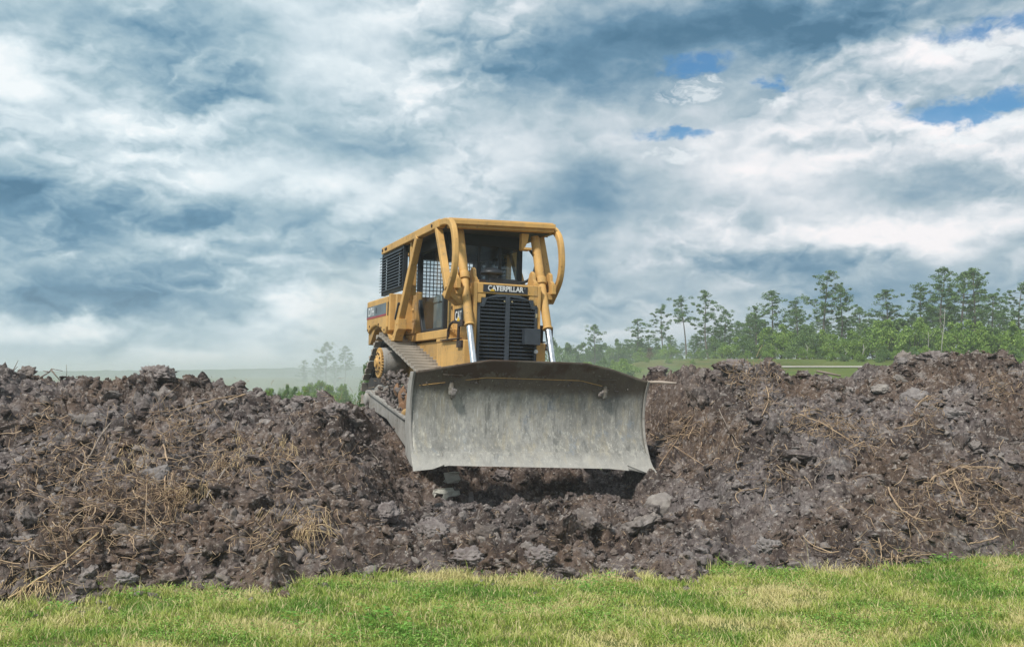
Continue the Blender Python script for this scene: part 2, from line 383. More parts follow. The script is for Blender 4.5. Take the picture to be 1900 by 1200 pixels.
def dirt_material():
    m, nt, b = new_mat("dug_earth"); L = nt.links; v = obj_coord(nt)
    a1, _ = node_noise(nt, v, .55, 5, .6); a2, _ = node_noise(nt, v, 3.2, 6, .65); a3, _ = node_noise(nt, v, 17, 6, .7); a4, _ = node_noise(nt, v, 60, 4, .7)
    a0, _ = node_noise(nt, v, .9, 3, .5); c = node_mix(nt, node_map(nt, a1, .38, .60), (.150, .127, .122), (.118, .082, .062)); c = node_mix(nt, node_math(nt, 'MULTIPLY', node_map(nt, a0, .50, .62), .75), c, (.052, .040, .036))
    c = node_mix(nt, node_math(nt, 'MULTIPLY', node_map(nt, a2, .52, .72), .55), c, (.36, .33, .32))
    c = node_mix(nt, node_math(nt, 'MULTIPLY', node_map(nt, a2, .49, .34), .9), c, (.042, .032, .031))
    c = node_mix(nt, node_math(nt, 'MULTIPLY', node_map(nt, a3, .52, .70), .75), c, (.46, .41, .37))
    c = node_mix(nt, node_math(nt, 'MULTIPLY', node_map(nt, a3, .48, .34), .75), c, (.036, .026, .025))  # darks follow the bump's low spots, crevice shade put into the colour
    at = nt.nodes.new('ShaderNodeAttribute'); at.attribute_name = 'tint'
    c = node_mix(nt, node_map(nt, at.outputs['Fac'], 0, 1, 0, 1, False), c, (.40, .365, .34))
    L.new(c, b.inputs['Base Color']); b.inputs['Roughness'].default_value = .95; b.inputs['Specular IOR Level'].default_value = .15
    h = node_math(nt, 'ADD', node_math(nt, 'MULTIPLY', a3, .8), node_math(nt, 'MULTIPLY', a4, .3)); add_bump(nt, b, h, .9, .035)
    return m
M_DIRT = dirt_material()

def grid_mesh(name, xs, ys, zf, mat, tint=None, **k):
    X, Y = np.meshgrid(xs, ys); Z = zf(X, Y); V = np.stack([X, Y, Z], -1).reshape(-1, 3)
    nx, ny = len(xs), len(ys); i = np.arange((ny-1)*nx).reshape(ny-1, nx)[:, :-1].ravel()
    return mesh_from(name, V, [np.stack([i, i+1, i+1+nx, i+nx], -1)], mat, smooth=True, tint=tint(X, Y, Z).ravel() if tint else None, **k)

def build_ground():
    m, nt, b = new_mat("turf"); v = obj_coord(nt)
    a, _ = node_noise(nt, v, .4, 5, .6); c_, _ = node_noise(nt, v, 7, 6, .7); d_, _ = node_noise(nt, v, .05, 5, .6)
    c = node_mix(nt, node_map(nt, a, .38, .62), (.085, .115, .03), (.15, .14, .05)); c = node_mix(nt, node_map(nt, c_, .45, .7), c, (.05, .06, .02))
    c = node_mix(nt, node_math(nt, 'MULTIPLY', node_map(nt, d_, .4, .6), .5), c, (.10, .16, .035))
    nt.links.new(c, b.inputs['Base Color']); b.inputs['Roughness'].default_value = 1; b.inputs['Specular IOR Level'].default_value = .1
    add_bump(nt, b, c_, .6, .05)
    xs = np.concatenate([-np.geomspace(1300, 26, 40), np.arange(-25, 45.1, .7), np.geomspace(46, 1300, 40)])
    ys = np.concatenate([[-60, -20, -5], np.arange(0, 120, .8), np.geomspace(121, 2600, 60)])
    g = grid_mesh('ground', xs, ys, lambda X, Y: far_ground(X, Y), m); tag(g, kind='structure')
    # sandy road on the bank behind the heap
    m, nt, b = new_mat("sandy_road"); n, _ = node_noise(nt, obj_coord(nt), 2, 5, .6)
    nt.links.new(node_mix(nt, n, (.36, .34, .29), (.50, .47, .42)), b.inputs['Base Color']); b.inputs['Roughness'].default_value = 1
    g = grid_mesh('road', np.arange(18, 90, 1.), np.array([71.6, 72., 72.4, 72.7]), lambda X, Y: far_ground(X, Y)+.05, m); tag(g, kind='structure')
build_ground()

xs = np.concatenate([np.arange(-19, -9.6, .06), np.arange(-9.6, 10.4, .026), np.arange(10.4, 19, .06)])
ys = np.concatenate([np.arange(9.1, 14, .024), np.arange(14, 19.5, .03), np.arange(19.5, 27.5, .08)])
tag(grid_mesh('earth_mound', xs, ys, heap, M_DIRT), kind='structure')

# ------------------------------------------------------------------ clods
def ico(sub):
    import bmesh
    bm = bmesh.new(); bmesh.ops.create_icosphere(bm, subdivisions=sub, radius=1)
    V = np.array([v.co[:] for v in bm.verts]); F = np.array([[v.index for v in f.verts] for f in bm.faces]); bm.free(); return V, F
def noise3(P, sc, seed):
    return (gnoise(P[:,0]*sc+P[:,2]*.7*sc, P[:,1]*sc-P[:,2]*.6*sc, seed)+gnoise(P[:,1]*sc+5, P[:,2]*sc+3, seed+3)+gnoise(P[:,2]*sc-4, P[:,0]*sc+9, seed+7))/1.7
def clod_shape(sub, seed, cuts=8, rough=.34, lo=.25):
    V, F = ico(sub); r = np.random.default_rng(seed); n = r.normal(size=(cuts, 3)); n /= np.linalg.norm(n, axis=1)[:, None]
    for k in range(cuts):           # planar facets give broken, angular lumps
        d = V@n[k]; lim = r.uniform(lo, lo+.5); V = V-np.where(d > lim, (d-lim)*.9, 0)[:, None]*n[k]
    V = V*(1+rough*noise3(V, 1.7, seed)[:, None]+rough*.6*noise3(V, 4.0, seed+50)[:, None])
    if sub >= 3: V = V*(1+rough*.55*noise3(V, 8, seed+90)[:, None])*(1+rough*.35*noise3(V, 17, seed+95)[:, None])
    return V*np.array([1, r.uniform(.65, 1), r.uniform(.5, .85)]), F
def rotmats(n, r, full=True):
    q = r.normal(size=(n, 4)); q /= np.linalg.norm(q, axis=1)[:, None]; w, x, y, z = q.T
    return np.stack([1-2*(y*y+z*z), 2*(x*y-z*w), 2*(x*z+y*w), 2*(x*y+z*w), 1-2*(x*x+z*z), 2*(y*z-x*w), 2*(x*z-y*w), 2*(y*z+x*w), 1-2*(x*x+y*y)], -1).reshape(n, 3, 3)
def scatter_clods(name, n, smin, smax, sub, seed, label, power=2.2, region=None, kinds=6):
    r = np.random.default_rng(seed); Vs, Fs, Ts = [], [], []; off = 0
    Y = 9.4+(24-9.4)*r.random(n*3)**1.1; X = (r.random(n*3)*1230-65-500)*2.0; X = X/FOC*Y*1.05
    dens = S(fbm(X*.6, Y*.6, 3, seed+4), -.35, .25); keep = r.random(n*3) < .25+.75*dens
    px_ = 950+X/Y*FOC; yt = EYE*FOC/(np.interp(px_, TOE[:,0], TOE[:,1])-692); keep &= (Y > yt-.05-(.75*r.random(n*3)**5 if smax < .15 else 0))
    if region is not None: keep &= region(X, Y)
    X, Y = X[keep][:n], Y[keep][:n]; Z = np.maximum(heap(X, Y), -.01); n = len(X)
    s = smin+(smax-smin)*r.random(n)**power; Rm = rotmats(n, r)
    sq = r.uniform(.6, 1, n)
    f = (X-MO.x)*MF.x+(Y-MO.y)*MF.y; l = (X-MO.x)*_L0.x+(Y-MO.y)*_L0.y
    s = np.where((np.abs(l) < 2.3) & (f > -6.3) & (f < 1.9), np.minimum(s, .08), s)
    right = (px_[keep][:n] > 1260) & (r.random(n) < .7); s = np.where(right, np.minimum(s, .07+.03*r.random(n)), s)
    arch = [clod_shape(sub, seed*31+k) for k in range(kinds)]; which = r.integers(0, kinds, n); tt = r.random(n)**4*(.45 if sub >= 3 else .9)
    for k, (V, F) in enumerate(arch):
        idx = np.where(which == k)[0]
        if not len(idx): continue
        W = np.einsum('nij,vj->nvi', Rm[idx], V)*s[idx, None, None]; W[..., 2] *= sq[idx, None]
        W += np.stack([X[idx], Y[idx], Z[idx]+s[idx]*.12], -1)[:, None, :]
        Vs.append(W.reshape(-1, 3)); Fs.append((F[None]+(np.arange(len(idx))*len(V))[:, None, None]+off).reshape(-1, 3)); off += len(idx)*len(V)
        Ts.append(np.repeat(tt[idx], len(V)))
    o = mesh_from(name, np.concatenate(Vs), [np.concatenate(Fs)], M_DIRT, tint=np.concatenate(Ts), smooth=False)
    return tag(o, label, 'soil', kind='stuff')
scatter_clods('soil_clods', 1700, .07, .29, 4, 101, 'large broken clods of dark dug earth tumbled over the heap', 2.6)
scatter_clods('soil_lumps', 15000, .025, .11, 3, 202, 'fist sized lumps of dark earth strewn over the heap', 2)
scatter_clods('soil_crumbs', 42000, .010, .04, 1, 303, 'small grey brown crumbs of earth over the heap', 1.8)
# ------------------------------------------------------------------ bulldozer (x forward, y to its left, z up)
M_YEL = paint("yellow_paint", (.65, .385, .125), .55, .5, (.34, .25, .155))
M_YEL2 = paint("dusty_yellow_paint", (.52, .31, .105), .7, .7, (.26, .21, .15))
M_BLK = plain("black_metal", (.022, .027, .034), .5); M_RUB = plain("black_rubber", (.02, .022, .025), .6)
M_GRL = plain("grille_black", (.045, .055, .07), .42, spec=.5)
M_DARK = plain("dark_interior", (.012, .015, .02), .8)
M_IN = plain("cab_lining", (.09, .10, .11), .7)
M_CHR = plain("chrome_rod", (.86, .88, .90), .16, 1)
M_BRN = plain("worn_brown_steel", (.055, .035, .028), .55, .2)
M_WHT = plain("white_lettering", (.75, .76, .76), .6); M_YLW = plain("yellow_mark", (.75, .48, .03), .6)
M_DEC = plain("decal_grey", (.15, .18, .20), .5); M_DECB = plain("decal_black", (.03, .033, .04), .45); M_RED = plain("decal_red", (.42, .05, .06), .5)
M_BRASS = plain("brass_lamp", (.45, .38, .22), .4, .4); M_SEAT = plain("seat_cloth", (.05, .055, .06), .8); M_GREY = plain("console_grey", (.20, .24, .25), .5)

def glass_mat():
    m, nt, b = new_mat("tinted_cab_glass"); nt.nodes.remove(b); L = nt.links
    out = nt.nodes['Material Output']; tr = nt.nodes.new('ShaderNodeBsdfTransparent'); tr.inputs[0].default_value = (.82, .88, .90, 1)
    gl = nt.nodes.new('ShaderNodeBsdfGlossy'); gl.inputs['Roughness'].default_value = .06; gl.inputs['Color'].default_value = (.8, .85, .88, 1)
    df = nt.nodes.new('ShaderNodeBsdfDiffuse'); df.inputs[0].default_value = (.22, .22, .20, 1)
    fr = nt.nodes.new('ShaderNodeLayerWeight'); fr.inputs[0].default_value = .5
    mx = nt.nodes.new('ShaderNodeMixShader'); L.new(node_map(nt, fr.outputs['Facing'], .5, 1, .03, .35, False), mx.inputs[0]); L.new(tr.outputs[0], mx.inputs[1]); L.new(gl.outputs[0], mx.inputs[2])
    n, _ = node_noise(nt, obj_coord(nt), 2.2, 4, .6); m2 = nt.nodes.new('ShaderNodeMixShader')
    L.new(node_map(nt, n, .35, .75, .02, .14), m2.inputs[0]); L.new(mx.outputs[0], m2.inputs[1]); L.new(df.outputs[0], m2.inputs[2]); L.new(m2.outputs[0], out.inputs[0]); return m
M_GLASS = glass_mat()
def blade_mat():
    m, nt, b = new_mat("worn_blade_steel"); L = nt.links; v = obj_coord(nt)
    vs = node_vec(nt, 'MULTIPLY', v, (1, 1, .16)); vf = node_vec(nt, 'MULTIPLY', v, (1, 1, .30))
    s1, _ = node_noise(nt, vs, 7, 6, .7); s2, _ = node_noise(nt, vf, 17, 5, .7); n1, _ = node_noise(nt, v, 1.1, 6, .62); n2, _ = node_noise(nt, v, 26, 4, .7); n3, _ = node_noise(nt, v, 2.6, 7, .7)
    sep = nt.nodes.new('ShaderNodeSeparateXYZ'); L.new(v, sep.inputs[0]); z = sep.outputs[2]
    c = node_mix(nt, node_map(nt, n1, .33, .66), (.225, .22, .20), (.35, .34, .31))
    c = node_mix(nt, node_map(nt, n3, .56, .66), c, (.235, .25, .26))
    c = node_mix(nt, node_math(nt, 'MULTIPLY', node_map(nt, s1, .50, .68), .7), c, (.40, .355, .26))
    c = node_mix(nt, node_math(nt, 'MULTIPLY', node_map(nt, s2, .56, .68), .85), c, (.56, .53, .46))
    c = node_mix(nt, node_math(nt, 'MULTIPLY', node_map(nt, s1, .46, .34), .6), c, (.095, .098, .092))
    n5, _ = node_noise(nt, node_vec(nt, 'MULTIPLY', v, (1, 1, .6)), 9, 6, .75); c = node_mix(nt, node_math(nt, 'MULTIPLY', node_map(nt, n5, .5, .62), .45), c, (.17, .165, .145))
    c = node_mix(nt, node_math(nt, 'MULTIPLY', node_map(nt, n5, .46, .36), .5), c, (.52, .50, .43))
    s6, _ = node_noise(nt, node_vec(nt, 'MULTIPLY', v, (1, 1, .05)), 40, 4, .6); c = node_mix(nt, node_math(nt, 'MULTIPLY', node_map(nt, s6, .60, .70), node_map(nt, n1, .4, .6, .15, .6)), c, (.60, .60, .58))
    c = node_mix(nt, node_math(nt, 'MULTIPLY', node_map(nt, s6, .40, .30), .45), c, (.10, .098, .09))
    # polished lower edge, smeared earth and painted-in shade along the top
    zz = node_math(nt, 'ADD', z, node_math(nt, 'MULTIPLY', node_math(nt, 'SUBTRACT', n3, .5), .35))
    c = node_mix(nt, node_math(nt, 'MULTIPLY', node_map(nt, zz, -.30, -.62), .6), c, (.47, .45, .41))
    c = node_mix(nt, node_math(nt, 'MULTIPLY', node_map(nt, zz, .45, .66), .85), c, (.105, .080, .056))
    c = node_mix(nt, node_math(nt, 'MULTIPLY', node_map(nt, n2, .64, .70), .7), c, (.62, .59, .53))
    e, _ = node_noise(nt, v, 5.5, 7, .72); zt = node_math(nt, 'ADD', z, node_math(nt, 'MULTIPLY', node_math(nt, 'SUBTRACT', e, .5), .9))
    c = node_mix(nt, node_math(nt, 'MULTIPLY', node_map(nt, zt, .79, .82), node_map(nt, n1, .46, .56)), c, (.085, .055, .038))
    L.new(c, b.inputs['Base Color']); b.inputs['Metallic'].default_value = .12; b.inputs['Roughness'].default_value = .58
    add_bump(nt, b, node_math(nt, 'ADD', n2, s2), .35, .012); return m
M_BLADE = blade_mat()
M_TRK = paint("dusty_track_steel", (.40, .36, .31), .85, .8, (.15, .13, .11), False)
M_TRKD = paint("dark_track_steel", (.05, .048, .048), .7, .5, (.11, .095, .08), False)
M_ARM = paint("muddy_steel", (.34, .325, .30), .8, .8, (.18, .16, .14), True)

def text_part(name, s, origin, right, up, height, mat, parent, stretch=1., bold=.02, depth=.004, z=None):
    cu = bpy.data.curves.new(name, 'FONT'); cu.body = s; cu.size = 1; cu.offset = bold; cu.extrude = 0; cu.align_x = 'LEFT'; cu.space_character = .96
    to = bpy.data.objects.new(name, cu); col.objects.link(to); dg = bpy.context.evaluated_depsgraph_get(); dg.update()
    me = bpy.data.meshes.new_from_object(to.evaluated_get(dg)); bpy.data.objects.remove(to); bpy.data.curves.remove(cu)
    co = np.array([v.co[:] for v in me.vertices]); mn, mx = co.min(0), co.max(0)
    w = stretch; sx = w/(mx[0]-mn[0]); sy = height/(mx[1]-mn[1]); o, r, u = Vector(origin), Vector(right).normalized(), Vector(up).normalized(); n = r.cross(u)
    for v in me.vertices:
        p = o+r*((v.co.x-mn[0])*sx)+u*((v.co.y-mn[1])*sy)+n*depth; v.co = p
    me.materials.clear(); me.materials.append(mat); ob = bpy.data.objects.new(name, me); col.objects.link(ob); ob.parent = parent; return ob

def circle_path(cs, step):
    """closed outline wrapped round circles listed in order (clockwise seen from the right); evenly spaced points with directions"""
    pts = []; n = len(cs)
    for i in range(n):
        (x0, z0, r0), (x1, z1, r1) = cs[i], cs[(i+1) % n]
        dx, dz = x1-x0, z1-z0; d = math.hypot(dx, dz); a = math.atan2(dz, dx); b_ = math.acos((r0-r1)/d)
        t = a+b_; pts.append(((x0+r0*math.cos(t), z0+r0*math.sin(t)), (x1+r1*math.cos(t), z1+r1*math.sin(t)), t))
    out = []
    for i in range(n):
        p0, p1, t = pts[i]; _, _, tn = pts[(i+1) % n]; L_ = math.dist(p0, p1)
        for k in range(max(2, int(L_/.02))): q = k/max(2, int(L_/.02)); out.append((p0[0]+(p1[0]-p0[0])*q, p0[1]+(p1[1]-p0[1])*q))
        c = cs[(i+1) % n]; da = (tn-t) % (2*math.pi); da = da-2*math.pi if da > math.pi else da
        m_ = max(2, int(abs(da)*c[2]/.02))
        for k in range(m_): a_ = t+da*k/m_; out.append((c[0]+c[2]*math.cos(a_), c[1]+c[2]*math.sin(a_)))
    P = np.array(out+[out[0]]); s = np.concatenate([[0], np.cumsum(np.hypot(*np.diff(P, axis=0).T))]); N = int(round(s[-1]/step))
    q = np.linspace(0, s[-1], N, endpoint=False); x = np.interp(q, s, P[:,0]); z = np.interp(q, s, P[:,1])
    x2 = np.interp((q+.05) % s[-1], s, P[:,0]); z2 = np.interp((q+.05) % s[-1], s, P[:,1]); x1 = np.interp((q-.05) % s[-1], s, P[:,0]); z1 = np.interp((q-.05) % s[-1], s, P[:,1])
    return [(float(a), float(b), math.atan2(d-c, f-e)) for a, b, c, d, e, f in zip(x, z, z1, z2, x1, x2)]

def build_bulldozer():
    root = empty('bulldozer', label='yellow tracked bulldozer with caged cab and broad mud-stained grey blade standing on the earth heap', cat='bulldozer')
    root.matrix_world = MMAT
    B = lambda mb, n, m, bev=.012, p=root, **k: mb.build(n, m, p, bev, **k)
    # ---- engine hood and radiator guard
    h = MB(); h.box(-1.72, -.10, -.60, .60, .95, 2.34); B(h, 'hood', M_YEL, .03)
    g = MB()       # front surround: posts, top beam
    g.box(-.14, 0, -.62, -.555, .80, 2.42).box(-.14, 0, .555, .62, .80, 2.42).box(-.14, 0, -.555, .555, 2.235, 2.42)
    g.prismx([(-.555,2.235),(-.555,2.07),(-.48,2.07),(-.48,2.16),(-.40,2.16),(-.40,2.235)], -.12, -.01); g.prismx([(.555,2.235),(.40,2.235),(.40,2.16),(.48,2.16),(.48,2.07),(.555,2.07)], -.12, -.01)
    g.box(-.5, -.14, -.62, .62, 2.345, 2.42)
    B(g, 'radiator_guard', M_YEL, .012)
    gr = MB()
    n_sl = 22
    gr.box(-.12, -.10, -.555, .555, .80, 2.235)
    back = B(gr, 'radiator_core', M_DARK, 0)
    gr = MB()
    for k in range(n_sl):
        zc = .84+k*(2.15-.84)/(n_sl-1)
        lim = .52 if zc < 2.06 else .40
        gr.add([(-.085, -lim, zc+.022), (.012, -lim, zc-.010), (.012, -lim, zc+.004), (-.085, -lim, zc+.036), (-.085, lim, zc+.022), (.012, lim, zc-.010), (.012, lim, zc+.004), (-.085, lim, zc+.036)],
            [(0,1,2,3), (7,6,5,4), (0,4,5,1), (1,5,6,2), (2,6,7,3), (3,7,4,0)])
    for y in (-.30, .30, -.15, .15): gr.box(-.09, -.075, y-.008, y+.008, .8, 2.2)
    grille = B(gr, 'grille', M_GRL, 0)
    gf = MB(); gf.box(-.06, .03, -.045, .035, .8, 2.20).box(-.06, .02, -.552, -.505, .8, 2.06).box(-.06, .02, .505, .552, .8, 2.06)
    gf.prismx([(-.50,2.06),(-.552,2.06),(-.552,2.0),(-.44,2.0),(-.38,2.15),(-.045,2.19),(.035,2.19),(.38,2.15),(.44,2.0),(.552,2.0),(.552,2.06),(.475,2.065),(.475,2.155),(.39,2.16),(.2,2.232),(-.2,2.232),(-.39,2.16),(-.475,2.155),(-.475,2.065)], -.02, .02)
    B(gf, 'grille_frame', M_GRL, .006, grille)
    for y in (-.075, .065): lm = MB(); lm.disc((.03, y, 2.11), (1,0,0), [(0,.014),(.012,.014),(.016,.008)], 10); B(lm, 'latch', M_BRASS, 0, grille)
    bb = MB(); bb.box(.025, .17, .27, .56, 1.38, 1.66); B(bb, 'front_box', M_GRL, .008)
    m = MB(); m.disc((.01, .535, 1.27), (1,0,0), [(0,.035),(.04,.035),(.05,.02)], 12); B(m, 'marker_lamp', M_WHT, 0)
    m = MB(); m.box(.0, .03, .515, .545, 1.86, 1.93); B(m, 'marker_lamp', M_BRASS, 0)
    # front name plate
    d = MB(); d.box(.003, .007, -.46, .36, 2.262, 2.388); dp = B(d, 'name_plate', M_DECB, 0)
    text_part('lettering', 'CATERPILLAR', (.0075, -.375, 2.285), (0,1,0), (0,0,1), .094, M_WHT, dp, .66, .034, .002)
    text_part('lettering', '®', (.0075, .293, 2.348), (0,1,0), (0,0,1), .022, M_WHT, dp, .022, .0, .002)
    d = MB(); d.add([(.0125,-.345,2.278),(.0125,-.245,2.278),(.0125,-.295,2.325)], [(0,1,2)]); B(d, 'triangle_mark', M_YLW, 0, dp)
    # side badge on both hood sides
    for sgn in (-1, 1):
        d = MB(); d.box(-1.12, -.62, sgn*.603, sgn*.607, 1.775, 2.02); dp = B(d, 'side_badge', M_DECB, 0)
        rt = (1,0,0) if sgn < 0 else (-1,0,0); ox = -1.07 if sgn < 0 else -.67
        text_part('lettering', 'CAT', (ox, sgn*.6075, 1.81), rt, (0,0,1), .17, M_WHT, dp, .40, .03, .002)
        d = MB(); cx = -.87; d.add([(cx-.10, sgn*.6125, 1.795), (cx+.10, sgn*.6125, 1.795), (cx, sgn*.6125, 1.885)], [(0,1,2) if sgn < 0 else (2,1,0)]); B(d, 'triangle_mark', M_YLW, 0, dp)
        d = MB(); d.box(-1.12, -1.06, sgn*.607, sgn*.609, 1.775, 1.80); d.box(-.68, -.62, sgn*.607, sgn*.609, 1.775, 1.80); B(d, 'red_stripe', M_RED, 0, dp)
        # hood side doors, hinges
        d = MB(); d.box(-1.32, -1.16, sgn*.60, sgn*.612, 1.5, 2.22); B(d, 'hood_door', M_YEL, .006)
        d = MB(); d.box(-.46, -.18, sgn*.60, sgn*.615, 1.10, 2.1); B(d, 'hood_door', M_YEL, .006)
        d = MB()
        for z in (1.62, 2.02): d.box(-1.25, -1.22, sgn*.61, sgn*.63, z, z+.07)
        B(d, 'hinge', M_BRN, .004)
        # lower guard box
        d = MB(); d.box(-1.66, -.06, sgn*.58, sgn*.76, .62, 1.43); B(d, 'lower_guard', M_YEL, .02)
        d = MB(); d.disc((-.35, sgn*.76, .98), (0,sgn,0), [(0,.035),(.02,.035),(.025,.02)], 12); d.disc((-.28, sgn*.76, .80), (0,sgn,0), [(0,.02),(.015,.02)], 10); B(d, 'bolt', M_BRN, 0)
    # grab handle and step on the right of the hood
    for sgn in (-1, 1):
        d = MB(); d.tube([(-.10, sgn*.78, 1.71), (-.62, sgn*.78, 1.76), (-.80, sgn*.78, 1.73), (-.90, sgn*.78, 1.62), (-.93, sgn*.78, 1.44)], .026, 8); d.tube([(-.32, sgn*.78, 1.34), (-.30, sgn*.78, 1.72)], .028, 8)
        d.box(-1.28, -.20, sgn*.74, sgn*.82, 1.445, 1.465); d.box(-.36, -.10, sgn*.74, sgn*.80, 1.30, 1.42); d.box(-.28, -.06, sgn*.75, sgn*.80, 1.66, 1.75); d.tube([(-.2, sgn*.60, 1.70), (-.2, sgn*.78, 1.70)], .02, 6); d.tube([(-.2, sgn*.60, 1.38), (-.2, sgn*.78, 1.38)], .02, 6)
        B(d, 'grab_handle', M_BRN, .006)
    # ---- cab base, fenders
    for sgn in (-1, 1):
        d = MB(); d.box(-4.0, -.90, sgn*.45, sgn*.785, 1.50, 1.655); d.box(-1.66, -.80, sgn*.58, sgn*.775, 1.43, 1.50); B(d, 'fender', M_YEL, .014)
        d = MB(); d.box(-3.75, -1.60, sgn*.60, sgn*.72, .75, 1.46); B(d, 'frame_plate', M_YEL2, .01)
        # tool box
        d = MB(); d.box(-3.92, -3.0, sgn*.68, sgn*.82, 1.655, 2.48); tb = B(d, 'tool_box', M_YEL2, .02)
        d = MB(); d.box(-3.88, -3.04, sgn*.82, sgn*.832, 1.90, 2.34); B(d, 'lid', M_YEL2, .006, tb)
        d = MB(); d.disc((-3.12, sgn*.832, 2.12), (0,sgn,0), [(0,.035),(.02,.035),(.03,.015)], 12); B(d, 'latch', M_YEL, 0, tb)
        # rear tank with stripe band
        s = sgn
        d = MB(); d.prism([(-5.42,1.84),(-5.30,1.72),(-4.95,1.83),(-4.62,1.86),(-4.30,1.83),(-3.85,1.66),(-3.72,1.66),(-3.62,1.80),(-3.62,2.42),(-5.42,2.42)], s*.72, s*1.25)
        tk = B(d, 'fender_tank', M_YEL, .03)
        d = MB(); d.box(-5.40, -3.66, s*1.252, s*1.256, 2.065, 2.29); B(d, 'stripe_band', M_DEC, 0, tk)
        d = MB(); d.box(-5.40, -3.66, s*1.252, s*1.257, 2.03, 2.064); B(d, 'red_stripe', M_RED, 0, tk)
        d = MB(); d.box(-3.63, -3.616, s*1.0, s*1.235, 2.03, 2.30); B(d, 'stripe_band', M_DECB, 0, tk)
        if s < 0: text_part('lettering', 'D7H', (-5.24, s*1.2565, 2.085), (1,0,0), (0,0,1), .18, M_WHT, tk, .52, .02, .002)
        else: text_part('lettering', 'D7H', (-3.80, s*1.2565, 2.085), (-1,0,0), (0,0,1), .18, M_WHT, tk, .52, .02, .002)
        d = MB(); d.box(-4.55, -4.50, s*1.252, s*1.262, 2.12, 2.24); B(d, 'latch', M_BLK, .002, tk)
        d = MB()
        for (x, z) in ((-5.3,1.80),(-5.1,1.87),(-4.3,1.88),(-4.05,1.80),(-3.78,1.74)): d.disc((x, s*1.25, z), (0,s,0), [(0,.022),(.014,.022)], 8)
        B(d, 'bolt', M_BRN, 0, tk)
        # rear guard under the tank
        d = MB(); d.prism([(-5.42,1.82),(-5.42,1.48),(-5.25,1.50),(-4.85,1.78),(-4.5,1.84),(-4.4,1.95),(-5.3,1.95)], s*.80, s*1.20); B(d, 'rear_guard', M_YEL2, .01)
        # upright frame panel in front of the tank
        d = MB(); d.box(-3.60, -3.48, s*.72, s*1.22, 1.72, 2.46).box(-3.36, -3.22, s*.74, s*1.14, 1.74, 2.44).box(-3.60, -3.2, s*.72, s*.80, 1.66, 2.40); B(d, 'bracket_panel', M_YEL, .012)
        d = MB(); d.prism([(-3.72,1.66),(-3.45,1.60),(-3.30,1.60),(-3.15,1.72),(-3.12,1.92),(-2.86,1.92),(-2.86,1.72),(-3.0,1.66),(-3.15,1.50),(-3.5,1.50)], s*1.03, s*1.20)
        for (x, z) in ((-3.5,1.57),(-3.38,1.56),(-3.22,1.60),(-2.95,1.82)): d.disc((x, s*1.20, z), (0,s,0), [(0,.022),(.014,.022)], 8)
        B(d, 'post_bracket', M_YEL, .01)
    # ---- canopy
    d = MB(); d.box(-4.55, -.55, -1.0, 1.0, 3.47, 3.50); B(d, 'roof', M_YEL2, 0)
    d = MB(); d.box(-4.5, -.6, -.995, .995, 3.44, 3.467); B(d, 'roof_lining', M_IN, 0)
    for sgn in (-1, 1):
        rz = .05 if sgn > 0 else 0; d = MB(); d.box(-4.82, -.60, sgn*.98, sgn*1.11, 3.40+rz, 3.545+rz); B(d, 'roof_rail', M_YEL, .015)
        d = MB()
        for x in (-4.70, -4.45, -4.35, -1.0): d.disc((x, sgn*1.11, 3.475), (0,sgn,0), [(0,.03),(.015,.03),(.02,.015)], 8)
        B(d, 'bolt', M_BRN, 0)
        df = .14 if sgn < 0 else -.20
        path = [(-.75,3.475),(-.55,3.475),(-.36,3.455),(-.20,3.40),(-.07,3.30),(.02,3.15),(.07,2.97),(.085,2.80),(.06,2.64),(.0,2.50),(-.12,2.37),(-.26,2.25),(-.38,2.15)]
        pts = [(x+df*S(np.array(-i/12.), -1, 0).item()*0+df*min(1, i/3), sgn*1.045, z+(.05 if sgn > 0 else 0)) for i, (x, z) in enumerate(path)]
        Q = []; P_ = [Vector(p) for p in pts]
        for i in range(len(P_)-1):
            p0, p1, p2, p3 = P_[max(i-1,0)], P_[i], P_[i+1], P_[min(i+2,len(P_)-1)]
            for t_ in (0, .33, .67): Q.append(.5*((2*p1)+(p2-p0)*t_+(2*p0-5*p1+4*p2-p3)*t_*t_+(3*p1-p0-3*p2+p3)*t_**3))
        d = MB(); d.sweep(Q+[P_[-1]], .095, .115); B(d, 'sweep_bar', M_YEL, .018)
        # gusset joining the sweep to the hood
        d = MB(); d.prismx([(sgn*.60,2.10),(sgn*.60,2.36),(sgn*.99,2.34),(sgn*1.06,2.20),(sgn*.80,2.02)], -.62+df, -.30+df); B(d, 'sweep_bracket', M_YEL2, .02)
        # braces
        if sgn < 0: a, b_ = (-.80, -1.05, 3.42), (-.10, -1.05, 2.28)
        else: a, b_ = (-1.08, 1.02, 3.44), (-.58, 1.02, 2.42)
        d = MB(); d.bar(a, b_, .12, .11); B(d, 'brace', M_YEL, .012)
        if sgn < 0: a, b_ = (-2.02, -1.06, 3.42), (-3.02, -1.12, 1.88)
        else: a, b_ = (-2.55, 1.0, 3.44), (-1.75, 1.0, 2.35)
        d = MB(); d.bar(a, b_, .13, .145); B(d, 'canopy_post', M_YEL, .016)
        d = MB(); d.bar((-2.66, sgn*.98, 3.42), (-2.70, sgn*.98, 2.38), .13, .11); B(d, 'canopy_post', M_YEL, .012)
    d = MB(); d.bar((-2.90, -1.195, 2.22), (-3.09, -1.205, 1.92), .03, .05); d.bar((-2.88, -1.16, 2.20), (-2.90, -1.20, 2.22), .03, .05); B(d, 'grab_handle', M_BLK, .004)
    d = MB(); d.bar((-.42,-.99,3.43), (-.42,.985,3.50), .12, .16, (0,0,1)).bar((-.34,-.99,3.465), (-.34,.985,3.535), .085, .12, (0,0,1)).bar((-.50,-.99,3.522), (-.50,.985,3.592), .045, .24, (0,0,1)); B(d, 'front_beam', M_YEL, .012)
